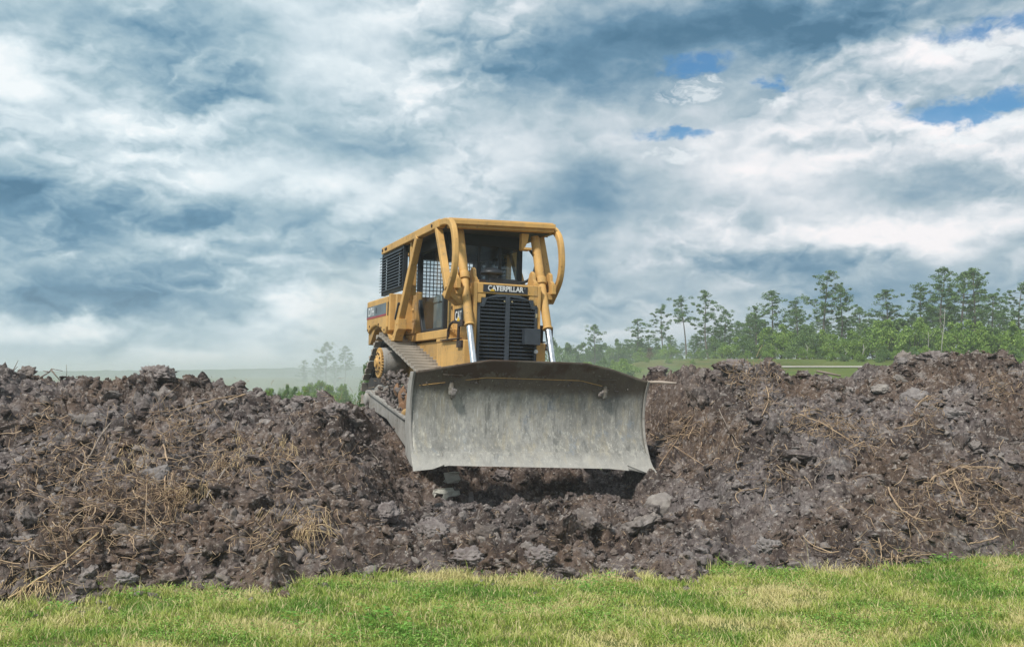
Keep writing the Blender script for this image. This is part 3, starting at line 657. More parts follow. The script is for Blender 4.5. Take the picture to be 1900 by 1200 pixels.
    d = MB(); d.box(-4.82, -4.70, -.98, .98, 3.40, 3.53); B(d, 'rear_beam', M_YEL, .012)
    d = MB(); d.prismx([(.42,3.40),(.56,3.40),(.54,3.26),(.47,3.12),(.42,3.10)], -.62, -.50).box(-.62, -.40, .44, .58, 3.10, 3.14); B(d, 'lamp_bracket', M_YEL, .004)
    # ---- rear screens of louvred bars
    for sgn in (-1, 1):
        y = sgn*1.03; d = MB()
        d.box(-4.90, -4.82, y-.04, y+.04, 2.52, 3.40).box(-3.16, -3.07, y-.045, y+.045, 2.52, 3.40).box(-4.82, -3.16, y-.03, y+.03, 2.52, 2.62).box(-4.82, -3.16, y-.03, y+.03, 3.33, 3.40)
        scn = B(d, 'side_screen', M_BLK, .004)
        d = MB()
        for k in range(13):
            z = 2.60+k*.060; d.add([(-4.915, y+sgn*.08, z-.012), (-3.12, y+sgn*.08, z-.012), (-3.12, y+sgn*.0, z+.02), (-4.915, y+sgn*.0, z+.02), (-4.915, y+sgn*.08, z+.008), (-3.12, y+sgn*.08, z+.008), (-3.12, y, z+.042), (-4.915, y, z+.042)],
                [(0,1,2,3), (7,6,5,4), (0,4,5,1), (1,5,6,2), (2,6,7,3), (3,7,4,0)])
        B(d, 'louvre', M_GRL, 0, scn)
        d = MB()
        for k in range(15): x = -4.79+k*.108; d.box(x, x+.095 if k != 9 else x+.05, y-sgn*.05, y-sgn*.04, 2.55, 3.38)
        B(d, 'inner_bars', M_DARK, 0, scn)
    d = MB()
    d.box(-4.90, -4.84, -1.0, 1.0, 2.42, 2.50); B(d, 'screen_rail', M_BLK, 0)
    # ---- cab
    zt, zb, xf, xr, w_ = 3.40, 1.66, -1.34, -3.75, .72
    fr = MB()
    for sgn in (-1, 1):
        fr.bar((xf, sgn*w_, zb-.04), (xf-.02, sgn*w_, zt), .09, .09).bar((xr, sgn*w_, 2.35), (xr, sgn*w_, zt), .10, .12)
        fr.bar((-2.70, sgn*w_, zb), (-3.08, sgn*w_, 2.38), .09, .09).bar((-3.08, sgn*w_, 2.36), (-3.10, sgn*w_, zt), .09, .13)
        fr.bar((xf, sgn*w_, zt-.06), (xr, sgn*w_, zt-.06), .09, .24).bar((xf, sgn*w_, zb), (-2.70, sgn*w_, zb), .09, .10).bar((-3.08, sgn*w_, 2.42), (xr, sgn*w_, 2.42), .08, .08)
    fr.bar((xf, -w_, zt-.06), (xf, w_, zt-.06), .22, .10, (0,0,1)).bar((xf, -w_, 2.42), (xf, w_, 2.42), .08, .08, (0,0,1)).bar((xf, -.10, 2.4), (xf, -.10, 3.4), .06, .05).bar((xf, .34, 2.4), (xf, .30, 3.4), .06, .05)
    fr.bar((xr, -w_, zt-.06), (xr, w_, zt-.06), .22, .10, (0,0,1)).bar((xr, -w_, 2.40), (xr, w_, 2.40), .10, .10, (0,0,1)).box(xr, xf, -w_, w_, 3.395, 3.43)
    cab = B(fr, 'cab', M_BLK, .01)
    d = MB()
    for sgn in (-1, 1): d.add([(xf, sgn*.725, zb), (-2.70, sgn*.725, zb), (-3.08, sgn*.725, 2.38), (-3.08, sgn*.725, 3.3), (xf, sgn*.725, 3.3)], [(0,1,2,3,4)]); d.add([(-3.08, sgn*.725, 2.4), (xr, sgn*.725, 2.4), (xr, sgn*.725, 3.3), (-3.08, sgn*.725, 3.3)], [(0,1,2,3)])
    B(d, 'side_window', M_GLASS, 0, cab)
    d = MB(); d.add([(xf+.01, -w_, 2.42), (xf+.01, w_, 2.42), (xf+.01, w_, 3.3), (xf+.01, -w_, 3.3)], [(0,1,2,3)]); B(d, 'windscreen', M_GLASS, 0, cab)
    # wire mesh guard: rear window and left side
    d = MB()
    for k in range(19): y = -.70+k*.0777; d.box(xr-.05, xr-.04, y-.008, y+.008, 2.42, 3.22)
    for k in range(11): z = 2.44+k*.078; d.box(xr-.052, xr-.038, -.72, .72, z-.008, z+.008)
    B(d, 'rear_window_mesh', M_BLK, 0, cab)
    d = MB()
    for k in range(20): x = -3.70+k*.078; d.box(x-.007, x+.007, .77, .78, 2.42, 3.16)
    for k in range(10): z = 2.44+k*.08; d.box(-3.74, -2.2, .768, .782, z-.007, z+.007)
    d.box(-2.85, -2.79, .74, .80, 2.4, 3.3)
    B(d, 'side_window_mesh', M_BLK, 0, cab)
    d = MB(); d.box(-3.75, -3.1, -.68, .68, 1.6, 2.38); B(d, 'rear_bulkhead', M_IN, .02, cab)
    d = MB(); d.box(-3.1, -1.4, .60, .70, 1.68, 2.36); d.box(-3.1, -3.0, -.70, .70, 1.66, 2.30); B(d, 'dark_panel', M_DARK, .01, cab)  # near-black panels added so the inside of the cab reads shaded
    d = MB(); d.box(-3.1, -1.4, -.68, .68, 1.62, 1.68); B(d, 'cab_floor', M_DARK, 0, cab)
    # seat, console, levers
    st = empty('seat'); st.parent = root; st.location = (-.55, 0, 0)
    d = MB(); d.box(-2.12, -1.62, -.26, .26, 1.95, 2.12); d.box(-2.0, -1.7, -.15, .15, 1.68, 1.95); B(d, 'cushion', M_SEAT, .05, st)
    d = MB(); d.prism([(-2.22,2.1),(-2.08,2.1),(-2.18,2.78),(-2.30,2.78)], -.25, .25); B(d, 'backrest', M_SEAT, .04, st)
    
    for y in (-.36, .29): d = MB(); d.box(-2.0, -1.55, y, y+.07, 2.28, 2.34); B(d, 'armrest', M_SEAT, .02, st)
    d = MB(); d.box(-1.62, -1.40, -.55, .55, 1.7, 2.34).prism([(-1.70,2.30),(-1.40,2.36),(-1.40,2.50),(-1.55,2.50)], -.35, .35); B(d, 'dashboard', M_IN, .02, cab)
    d = MB(); d.box(-2.5, -1.95, -.60, -.42, 1.7, 2.22); d.prism([(-2.5,2.22),(-1.90,2.22),(-2.0,2.36),(-2.4,2.36)], -.62, -.40); B(d, 'side_console', M_GREY, .02, cab)
    for (x, y, t) in ((-2.05,-.5,2.58),(-2.22,-.5,2.52),(-1.8,-.2,2.5)):
        d = MB(); d.tube([(x,y,2.2),(x+.03,y,t)], .012, 6); d.disc((x+.03,y,t), (0,0,1), [(-.02,.02),(0,.03),(.03,.02)], 10); B(d, 'lever', M_BLK, 0, cab)
    # ---- hood-top fittings
    pc = MB(); pc.disc((-.6,-.10,2.42), (0,0,1), [(0,.11),(.22,.11)], 24); pcl = B(pc, 'pre_cleaner', M_BLK, 0, smooth=False)
    d = MB(); d.disc((-.6,-.10,2.64), (0,0,1), [(-.02,.12),(0,.205),(.025,.21),(.07,.17),(.10,.11),(.115,.05)], 28); B(d, 'cap', M_BLK, 0, pcl, smooth=True)
    d = MB(); d.box(-.72, -.48, -.18, .36, 2.455, 2.56); B(d, 'muffler_box', M_BLK, .012)
    for pts in ([(-.6,.36,2.52),(-.58,.50,2.53),(-.56,.62,2.60),(-.55,.70,2.75),(-.55,.72,2.95),(-.55,.60,3.12)], [(-.58,.36,2.50),(-.5,.52,2.46),(-.4,.64,2.50),(-.35,.70,2.55)]):
        P = [Vector(p) for p in pts]; Q = []
        for i in range(len(P)-1):
            p0, p1, p2, p3 = P[max(i-1,0)], P[i], P[i+1], P[min(i+2,len(P)-1)]
            for t in np.linspace(0, 1, 6, endpoint=False): Q.append(.5*((2*p1)+(p2-p0)*t+(2*p0-5*p1+4*p2-p3)*t*t+(3*p1-p0-3*p2+p3)*t**3))
        d = MB(); d.tube(Q+[P[-1]], .026, 8); B(d, 'hydraulic_hose', M_RUB, 0, smooth=True)
    d = MB(); d.tube([(-.6,-.62,2.5),(-.6,-.18,2.5)], .03, 8); B(d, 'pipe', M_BRN, 0)
    d = MB(); d.tube([(-1.1,-.62,2.36),(-1.1,-.66,2.75)], .018, 8); B(d, 'mirror_stem', M_CHR, 0)
    # ---- lift cylinders
    for sgn in (-1, 1):
        y = sgn*.72; top, mid, bot, end = Vector((-.62,y,3.36)), Vector((-.27,y,2.53)), Vector((.09,y,1.69)), Vector((.52,y,.55))
        ax = (bot-top).normalized(); d = MB()
        def cyl(a, b, r, n=20): d.disc(a, b-a, [(0,r*.96),(.01,r),((b-a).length-.01,r),((b-a).length,r*.96)], n)
        cyl(top, mid-ax*.06, .082); cyl(mid-ax*.07, mid+ax*.06, .104); cyl(mid+ax*.05, bot, .076); cyl(bot-ax*.0, bot+ax*.03, .09)
        lc = B(d, 'lift_cylinder', M_YEL, 0)
        for p in lc.data.polygons: p.use_smooth = len(p.vertices) == 4
        d = MB(); d.disc(bot, ax, [(0,.055),((end-bot).length,.055)], 16); B(d, 'piston_rod', M_CHR, 0, lc)
        # trunnion forks
        for q in (-1, 1):
            yy = y+q*.165
            d = MB(); d.prism([(-.52,2.34),(-.40,2.56),(-.36,2.66),(-.28,2.70),(-.20,2.66),(-.17,2.54),(-.10,2.50),(-.06,2.30),(-.22,2.28),(-.34,2.16)], yy-.03, yy+.03)
            d.box(-.16, -.05, yy-.04, yy+.04, 2.30, 2.47); B(d, 'trunnion_bracket', M_YEL, .008)
        d = MB(); d.box(-.55, -.14, sgn*.45, sgn*.90, 2.20, 2.33); B(d, 'trunnion_base', M_YEL2, .015)
    # left side hand rail seen past the radiator
    d = MB()
    for z in (1.32, 1.68): d.tube([(-.1,.62,z),(-.05,.86,z)], .015, 6)
    d.tube([(-.05,.86,1.28),(-.05,.87,1.72)], .015, 6); B(d, 'side_rail', M_BRN, 0)
    # ---- tracks
    cs = [(-.80,.32,.36), (-4.15,1.09,.46), (-5.22,.42,.38)]
    cs = cs[::-1]
    shoe = MB(); shoe.box(-.098, .098, -.28, .28, 0, .028); shoe.prism([(-.098,.028),(-.04,.028),(-.052,.095),(-.085,.095)], -.28, .28); shoe.prism([(.04,.028),(.08,.028),(.07,.048),(.05,.048)], -.27, .27)
    shoe_me = None
    path = circle_path(cs, .235)
    cxm = sum(p[0] for p in path)/len(path); czm = sum(p[1] for p in path)/len(path)
    for sgn in (-1, 1):
        ln = MB(); m2 = circle_path(cs, .1175)
        for i, (x, z, a) in enumerate(m2):
            for q in (-.12, .12): ln.bar((x-.07*math.cos(a), sgn*.99+q, z-.07*math.sin(a)), (x+.07*math.cos(a), sgn*.99+q, z+.07*math.sin(a)), .05, .11)
        tr = B(ln, 'track', M_TRKD, 0)
        for i, (x, z, a) in enumerate(path):
            nx, nz = -math.sin(a), math.cos(a)
            if (x-cxm)*nx+(z-czm)*nz < 0: nx, nz = -nx, -nz
            if shoe_me is None:
                so_ = shoe.build('track_shoe', M_TRK, tr, .006); shoe_me = so_.data
            else:
                so_ = bpy.data.objects.new('track_shoe', shoe_me); col.objects.link(so_); so_.parent = tr
            ang = math.atan2(-nx, nz)*-1
            so_.location = (x+nx*.055, sgn*.99, z+nz*.055); so_.rotation_euler = (rnd.uniform(-.02,.02), math.atan2(nx, nz), 0)
        # track frame, idlers, sprocket, final drive
        d = MB(); d.prism([(-.9,.15),(-.9,.48),(-2.6,.62),(-4.6,.62),(-5.1,.5),(-5.1,.2)], sgn*.80, sgn*1.16); B(d, 'track_frame', M_ARM, .02)
        for (x, z, r_) in ((-.80,.32,.33), (-5.22,.42,.35)):
            d = MB(); d.disc((x, sgn*.82, z), (0,sgn,0), [(0,r_),(.10,r_),(.12,r_+.03),(.22,r_+.03),(.24,r_),(.34,r_)], 28); B(d, 'idler_wheel', M_TRKD, 0)
        for k in range(6):
            d = MB(); d.disc((-1.5-k*.6, sgn*.84, .18), (0,sgn,0), [(0,.14),(.06,.14),(.07,.11),(.25,.11),(.26,.14),(.32,.14)], 18); B(d, 'track_roller', M_TRKD, 0)
        d = MB(); n = 50; pts = []
        for k in range(n): a = 2*math.pi*k/n; r_ = .44 if k % 2 else .37; pts.append((-4.15+r_*math.cos(a), 1.09+r_*math.sin(a)))
        d.prism(pts, sgn*.92, sgn*1.04); B(d, 'sprocket', M_TRKD, 0)
        d = MB(); d.disc((-4.0, sgn*.80, 1.07), (0,sgn,0), [(0,.33),(.44,.315),(.46,.30)], 36); fd = B(d, 'final_drive', M_ARM, 0)
        for p in fd.data.polygons: p.use_smooth = len(p.vertices) == 4
        pts = []
        for k in range(64): a = 2*math.pi*k/64; r_ = .315 if k % 2 else .282; pts.append((-4.0+r_*math.cos(a), 1.07+r_*math.sin(a)))
        d = MB(); d.prism(pts, sgn*1.262, sgn*1.30); d.disc((-4.0, sgn*1.30, 1.07), (0,sgn,0), [(0,.24),(.012,.23),(.014,.17),(.03,.16),(.032,.10),(.07,.09)], 28)
        hb = B(d, 'hub_cover', M_YEL, 0, fd)
        d = MB()
        for k in range(12): a = 2*math.pi*k/12; d.disc((-4.0+.20*math.cos(a), sgn*1.31, 1.07+.20*math.sin(a)), (0,sgn,0), [(0,.022),(.02,.022)], 6)
        B(d, 'bolt', M_BRN, 0, hb)
        # push arm
        d = MB(); d.prism([(-4.25,.50),(-3.9,.49),(-1.02,.05),(-.2,.0),(1.25,.1),(1.25,-.60),(.1,-.70),(-.52,-.60),(-2.36,-.03),(-3.9,.14),(-4.25,.16)], sgn*1.36, sgn*1.50); pa = B(d, 'push_arm', M_ARM, .02)
        d = MB(); d.prism([(-3.9,.51),(-1.0,.07),(.1,.04),(.1,.0),(-1.0,.02),(-3.9,.45)], sgn*1.33, sgn*1.54); B(d, 'arm_flange', M_ARM, .008, pa)
        d = MB(); d.disc((-3.95, sgn*1.30, .32), (0,sgn,0), [(0,.13),(.26,.13),(.28,.09)], 20); B(d, 'arm_pivot', M_ARM, 0, pa)
        d = MB(); d.tube([(-1.3, sgn*1.42, .12), (1.2, sgn*1.35, .52)], .075, 12); B(d, 'tilt_strut', M_YEL2, 0)
    # belly between the tracks
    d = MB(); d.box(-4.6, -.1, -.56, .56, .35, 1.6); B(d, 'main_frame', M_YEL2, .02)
    d = MB(); d.box(-5.35, -4.6, -.72, .72, .8, 2.42); B(d, 'rear_tank', M_YEL, .03)
    # ---- blade
    def prof(z):    # concave face, z from -.65 to the top edge
        t = (z+.62)/1.65; return 1.62-1.30*t+1.28*t*t-.0*t
    def ztop(y):
        return float(np.interp(y, [-2.02,-1.55,-.86,.75,1.25,1.98], [.84,.93,1.055,1.06,.98,.80]))
    NY, NZ = 81, 34; V, Fc = [], []
    ysb = np.linspace(-2.02, 1.98, NY)
    def zbot(y): return float(np.interp(y, [-2.02,-1.80,-1.52,1.2,1.6,1.98], [-.64,-.645,-.575,-.625,-.66,-.75]))
    wob = np.random.default_rng(4)
    for side in (0, 1):
        for j in range(NZ):
            for y in ysb:
                t = j/(NZ-1); zb_, zt_ = zbot(y), ztop(y); z = zb_+(zt_-zb_)*t; x = prof(z)
                yy = y
                if z < -.30: q = (-.30-z)/.45; yy = y+(.10*q*q if y > 1.9 else (.10*q*q*max(0, (y-1.4)/.5) if y > 1.4 else (-.05*q*q if y < -1.9 else 0)))
                dz = .010*math.sin(y*7+z*3)*math.sin(z*5)
                V.append((x+dz-(.045 if side else 0), yy, z))
    n = NY*NZ
    for j in range(NZ-1):
        for i in range(NY-1):
            a = j*NY+i; Fc.append((a, a+1, a+1+NY, a+NY)); Fc.append((n+a, n+a+NY, n+a+1+NY, n+a+1))
    for i in range(NY-1): Fc.append((i, n+i, n+i+1, i+1)); a = (NZ-1)*NY+i; Fc.append((a, a+1, n+a+1, n+a))
    for j in range(NZ-1): a = j*NY; Fc.append((a, a+NY, n+a+NY, n+a)); a = j*NY+NY-1; Fc.append((a, n+a, n+a+NY, a+NY))
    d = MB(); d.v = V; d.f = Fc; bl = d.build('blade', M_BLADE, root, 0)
    for p in bl.data.polygons: p.use_smooth = True
    # upper spill plate: a folded lip along the yellow weld line
    for (ya, yb) in ((-1.93,-1.52), (-1.20,-.86), (-.86,.72), (.72,1.16)):
        k = 8; P = []
        for i in range(k+1):
            y = ya+(yb-ya)*i/k; z = float(np.interp(y, [-1.95,-.86,.75,1.35], [.62,.775,.775,.66])); P.append((prof(z)+.010, y, z))
        d = MB(); d.tube(P, .006, 5); B(d, 'weld_line', M_YEL2, 0, bl)
    M_RIM = paint("scraped_edge", (.36, .34, .31), .7, .8, (.14, .12, .10), False)
    for sgn, ye in ((-1, -2.02), (1, 1.98)):     # end plates
        e = ye; yo = ye+sgn*.035; P = []
        zs = np.linspace(-.60, ztop(e)-.005, 14)
        front = [(prof(z)+.02, z) for z in zs]; backp = [(prof(zs[-1])-.16, zs[-1]-.0), (1.16, .62), (1.06, .0), (1.16, -.45), (prof(-.6)-.10, -.60)]
        pts = front+backp; d = MB(); d.prism(pts, ye-sgn*.004, yo); B(d, 'end_plate', M_ARM if sgn < 0 else M_RIM, .006, bl)
        # lifting lug on the face
        yl = -1.42 if sgn < 0 else 1.22; zl = .60
        d = MB(); x = prof(zl); d.prism([(x-.01,zl+.13),(x+.06,zl+.10),(x+.08,zl+.0),(x+.06,zl-.11),(x-.01,zl-.13)], yl-.04, yl+.04); B(d, 'lifting_lug', M_BLADE, .03, bl)
        V0, F0 = clod_shape(3, 900+int(sgn), 6, .3); mesh_from('packed_mud', V0*np.array([.06,.10,.15])+np.array([x+.02, yl-.04*sgn, zl-.04]), [F0], M_DIRT, bl, tint=np.full(len(V0), .5))
        d = MB(); d.prism([(prof(.8)-.0,.82),(prof(.8)+.035,.80),(prof(.72)+.035,.76),(prof(.72),.74)], yl-.16, yl+.16); B(d, 'lug_plate', M_BLADE, .006, bl)
        # corner bit
        d = MB(); z0, z1 = -.60, -.38
        if sgn > 0: pts = [(1.50,-.55),(1.60,-.60),(1.98,-.74),(2.08,-.765),(2.02,-.60),(1.985,-.40),(1.9,-.36),(1.50,-.36)]
        else: pts = [(-1.52,-.555),(-1.75,-.63),(-2.06,-.66),(-2.06,-.36),(-1.60,-.36)]
        n_ = len(pts); vs = [(prof(z)+.022, y, z) for y, z in pts]+[(prof(z)-.01, y, z) for y, z in pts]
        d.add(vs, [tuple(range(n_)), tuple(reversed(range(n_, 2*n_)))]+[((i+1)%n_, i, n_+i, n_+(i+1)%n_) for i in range(n_)]); B(d, 'corner_bit', M_BLADE, .004, bl)
    # cutting edge strip
    d = MB(); vs, fs = [], []; ys_ = np.linspace(-1.56, 1.55, 50)
    for y in ys_:
        zb_ = zbot(y)
        for (dx, z) in ((.022, zb_-.005), (.022, -.39), (.0, -.38), (-.03, zb_-.005)): vs.append((prof(z)+dx, y, z))
    for i in range(49): fs += [(4*i+k, 4*i+(k+1)%4, 4*i+4+(k+1)%4, 4*i+4+k) for k in range(4)]
    fs += [(0,3,2,1), (196,197,198,199)]; d.add(vs, fs); B(d, 'cutting_edge', M_BLADE, 0, bl)
    # back ribs of the blade
    d = MB(); d.box(1.02, 1.26, -1.95, 1.92, -.45, -.25).box(1.02, 1.26, -1.95, 1.92, .35, .52)
    for y in (-1.3,-.6,.55,1.25): d.box(.95, 1.28, y-.04, y+.04, -.45, .75)
    B(d, 'back_rib', M_YEL2, .01, bl)
    # mud packed on the blade and on the track frame
    r = np.random.default_rng(12); Vs, Fs = [], []; off = 0
    for k in range(460):
        if k < 330: p = (r.uniform(-3.6,-1.0), -r.uniform(1.05,1.34), 0); p = (p[0], p[1], float(np.interp(p[0], [-3.6,-3.0,-2.0,-1.0], [.80,.92,.72,.40]))*r.uniform(.45,1)); s = r.uniform(.03,.09)
        elif k < 380: p = (r.uniform(-3.3,-.8), -r.uniform(1.36,1.50), 0); p = (p[0], p[1], float(np.interp(p[0], [-3.5,-1], [.45,.05]))+r.uniform(-.01,.06)); s = r.uniform(.03,.09)
        else: y = r.uniform(-1.9,1.9); z = .70+r.normal()*.05-.06*abs(y)/1.9; p = (prof(z)+.005, y, z); s = r.uniform(.008,.028)
        V0, F0 = clod_shape(2, 500+k % 9, rough=.3); W = (rotmats(1, r)[0]@V0.T).T*s+np.array(p); Vs.append(W); Fs.append(F0+off); off += len(V0)
    mud = mesh_from('packed_mud', np.concatenate(Vs), [np.concatenate(Fs)], M_DIRT, root, tint=np.full(off, .15)); tag(mud, kind='stuff')
    Vs, Fs = [], []; off = 0
    for (x, y, z, s) in ((-1.9,-1.30,.42,.20),(-1.35,-1.32,.30,.24),(-1.0,-1.30,.10,.22),(-1.6,-1.38,.18,.16),(-2.3,-1.34,.50,.14),(-.7,-1.34,.02,.18),(-1.15,-1.34,.36,.15)):
        V0, F0 = clod_shape(3, 700+int(s*100), 5, .16); W = (rotmats(1, r)[0]@V0.T).T*s*np.array([1,.6,1.15])+np.array((x,y,z)); Vs.append(W); Fs.append(F0+off); off += len(V0)
    mesh_from('rusty_mud_lump', np.concatenate(Vs), [np.concatenate(Fs)], paint("ochre_mud", (.24,.135,.075), .9, .6, (.13,.10,.08), False), root, smooth=True)
    return root
dozer = build_bulldozer()
# ------------------------------------------------------------------ turf
def leaf_mat(name, c0, c1, c2, trans=.25, rough=.6):
    m, nt, b = new_mat(name); at = nt.nodes.new('ShaderNodeAttribute'); at.attribute_name = 'tint'
    nt.links.new(node_ramp(nt, at.outputs['Fac'], [(0, c0), (.5, c1), (1, c2)]), b.inputs['Base Color']); b.inputs['Roughness'].default_value = rough
    b.inputs['Specular IOR Level'].default_value = .25; out = nt.nodes['Material Output']
    tl = nt.nodes.new('ShaderNodeBsdfTranslucent'); nt.links.new(node_ramp(nt, at.outputs['Fac'], [(0, c0), (.5, c1), (1, c2)]), tl.inputs[0])
    mx = nt.nodes.new('ShaderNodeMixShader'); mx.inputs[0].default_value = trans; nt.links.new(b.outputs[0], mx.inputs[1]); nt.links.new(tl.outputs[0], mx.inputs[2]); nt.links.new(mx.outputs[0], out.inputs[0]); return m
def toe_y(X): return EYE*FOC/(np.interp(X, TOE[:,0], TOE[:,1])-692)
def build_grass():
    r = np.random.default_rng(5); N = 330000
    Y = 7.4+(13.2-7.4)*r.random(N); A = (r.random(N)*2150-125-950)/FOC; X = A*Y
    yt = toe_y(950+A*FOC); e = .18*fbm(X*2.3, Y*2.3, 3, 8)
    keep = Y < yt+.10+e; keep &= r.random(N) < np.where(Y > yt-.05, .35, 1)
    clump = fbm(X*2.2, Y*2.2, 3, 15); dry = fbm(X*.9+7, Y*1.4, 4, 25); keep &= r.random(N) < .50+.9*clump+.25
    X, Y, clump, dry, yt = [a[keep] for a in (X, Y, clump, dry, yt)]; n = len(X); Z = np.maximum(far_ground(X, Y), np.where(Y > yt, heap(X, Y)-.02, -9))
    edge = S(Y-yt, -.5, 0)
    h = (.022+.042*r.random(n)**1.5)*(1+1.3*np.clip(clump, -.35, 1))*(1+.6*edge*(r.random(n) > .55)); tall = r.random(n) < .022; h = np.where(tall, h*2.3, h); h = h*(1+.6*S(fbm(X*5, Y*5, 2, 33), .12, .4))
    wd = .0028+.003*r.random(n); wd = np.where(tall, .0022, wd)
    az = r.random(n)*2*np.pi; lean = (.25+.9*r.random(n))*h; dx, dy = np.cos(az)*lean, np.sin(az)*lean
    fa = r.random(n)*np.pi; wx, wy = np.cos(fa)*wd, np.sin(fa)*wd*.5
    P = np.stack([X, Y, Z], -1); w3 = np.stack([wx, wy, 0*wx], -1)
    mid = P+np.stack([dx*.35, dy*.35, h*.6], -1); tip = P+np.stack([dx, dy, h*.95], -1)
    V = np.stack([P-w3, P+w3, mid-w3*.8, mid+w3*.8, tip], 1).reshape(-1, 3); i = np.arange(n)[:, None]*5
    t = np.clip(.42+1.25*dry+.26*r.normal(size=n)*.6+.10*np.sin(X*.9), 0, .82); t = np.where(r.random(n) < .10, .86+.14*r.random(n), t); t = np.where(tall, .9, t)
    m = leaf_mat("grass_blades", (.14, .28, .04), (.40, .46, .10), (.80, .66, .38), .3)
    o = mesh_from('grass', V, [i+np.array([[0, 1, 3, 2]]), i+np.array([[2, 3, 4]])], m, tint=np.repeat(t, 5)); tag(o, 'short patchy green and straw coloured grass in front of the heap', 'grass', kind='stuff')
    # clover-like ground cover between the blades
    N = 110000; Y = 7.4+(12.6-7.4)*r.random(N); A = (r.random(N)*2150-125-950)/FOC; X = A*Y; g = fbm(X*.8-3, Y*1.1, 4, 45)
    keep = (Y < toe_y(950+A*FOC)) & (r.random(N) < S(g, -.05, .25)); X, Y = X[keep], Y[keep]; n = len(X); Z = far_ground(X, Y)+.02+.05*r.random(n)
    s = .010+.018*r.random(n); Rm = rotmats(n, r); Rm = Rm*.6; q = np.array([[-1,0,0],[0,-.6,.1],[1,0,0],[0,.6,.1]]); Q = np.einsum('nij,vj->nvi', Rm, q)*s[:, None, None]; Q[..., 2] *= .5
    V = (Q+np.stack([X, Y, Z], -1)[:, None]).reshape(-1, 3); i = np.arange(n)[:, None]*4
    m = leaf_mat("clover_leaf", (.11, .28, .04), (.23, .42, .07), (.38, .54, .13), .3)
    o = mesh_from('ground_cover', V, [i+np.array([[0,1,2,3]])], m, tint=np.repeat(r.random(n), 4)); tag(o, 'low broad leaved green ground cover among the grass', 'ground cover', kind='stuff')
build_grass()

M_WEED = leaf_mat("weed_leaf", (.09, .26, .03), (.17, .38, .05), (.26, .46, .10), .3)
def weed_mesh(seed):
    r = np.random.default_rng(seed); V, F = [], []; n = 0
    for k in range(26):
        a = r.random()*6.28; rad = r.random()**.7*.15; hz = .04+.10*r.random()*(1-rad*3); L_ = .035+.03*r.random(); w = L_*.34
        c = np.array([math.cos(a)*rad, math.sin(a)*rad, hz]); d = np.array([math.cos(a), math.sin(a), .3-.6*r.random()]); s = np.array([-math.sin(a), math.cos(a), 0])
        V += [c, c+d*L_*.5+s*w+[0,0,.006], c+d*L_, c+d*L_*.5-s*w+[0,0,.006]]; F.append([n, n+1, n+2, n+3]); n += 4
        V += [np.array([math.cos(a)*rad*.3, math.sin(a)*rad*.3, 0]), np.array([math.cos(a)*rad*.3+.003, math.sin(a)*rad*.3, 0]), c+[.003,0,0], c]; F.append([n, n+1, n+2, n+3]); n += 4
    return np.array(V), np.array(F), r.random(n//4).repeat(4)
def place_px(X, Yp, z=0):      # a point of the turf seen at that place of the picture
    y = EYE*FOC/(Yp-692); return ((X-950)/FOC*y, y)
wm = []
for k in range(3):
    V, F, t = weed_mesh(60+k); o = mesh_from('weed', V, [F], M_WEED, tint=t); wm.append(o)
spots = [(690,1152,1.3),(715,1165,1.2),(770,1120,.9),(830,1140,.9),(560,1160,1.1),(1095,1100,1.0),(1120,1085,1.1),(1370,1060,1.0),(1340,1070,.9),(1085,1145,.7),(910,1135,.8),(1760,1050,1.2),(1820,1060,1.0),(250,1110,1.0),(110,1135,.9),(740,1185,1.0),(1540,1150,.8),(640,1190,.9)]
wl = 'bright green leafy weed growing low in the grass in front of the heap'
for i, (X, Yp, s) in enumerate(spots):
    o = wm[i] if i < 3 else wm[i % 3].copy()
    if i >= 3: col.objects.link(o)
    x, y = place_px(X, Yp); o.location = (x, y, far_ground(np.array(x), np.array(y)).item()); o.scale = (s, s, s); o.rotation_euler = (0, 0, rnd.random()*6.28)
    tag(o, wl, 'weed', 'leafy weeds in the foreground grass')

# ------------------------------------------------------------------ roots, straw, sticks
def wood_mat(name, c0, c1):
    m, nt, b = new_mat(name); at = nt.nodes.new('ShaderNodeAttribute'); at.attribute_name = 'tint'; n, _ = node_noise(nt, obj_coord(nt), 9, 5, .7)
    f = node_math(nt, 'ADD', node_math(nt, 'MULTIPLY', at.outputs['Fac'], .8), node_math(nt, 'MULTIPLY', node_math(nt, 'SUBTRACT', n, .5), .8), clamp=True)
    nt.links.new(node_ramp(nt, f, [(0, c0), (1, c1)]), b.inputs['Base Color']); b.inputs['Roughness'].default_value = .85; b.inputs['Specular IOR Level'].default_value = .2; return m
M_ROOT = wood_mat("torn_roots", (.20, .13, .085), (.66, .49, .32)); M_STRAW = wood_mat("dry_straw", (.36, .24, .12), (.85, .66, .38)); M_BARK = wood_mat("pale_bark", (.16, .13, .11), (.44, .37, .31))
_cols = {}
def at_px(X, Yp):
    """walk out from the eye until the heap is met; returns a point on it"""
    k = round(X/3)
    if k not in _cols: yy = np.linspace(9, 22, 520); xx = (k*3-950)/FOC*yy; _cols[k] = (xx, yy, heap(xx, yy))
    xx, yy, h = _cols[k]; zz = EYE+(692-Yp)/FOC*yy; j = int(np.argmax(h > zz))
    if h[j] <= zz[j]: j = int(np.argmin(np.where(yy < 19, zz-h, 9)))
    return np.array([(X-950)/FOC*yy[j], yy[j], max(h[j], zz[j])])
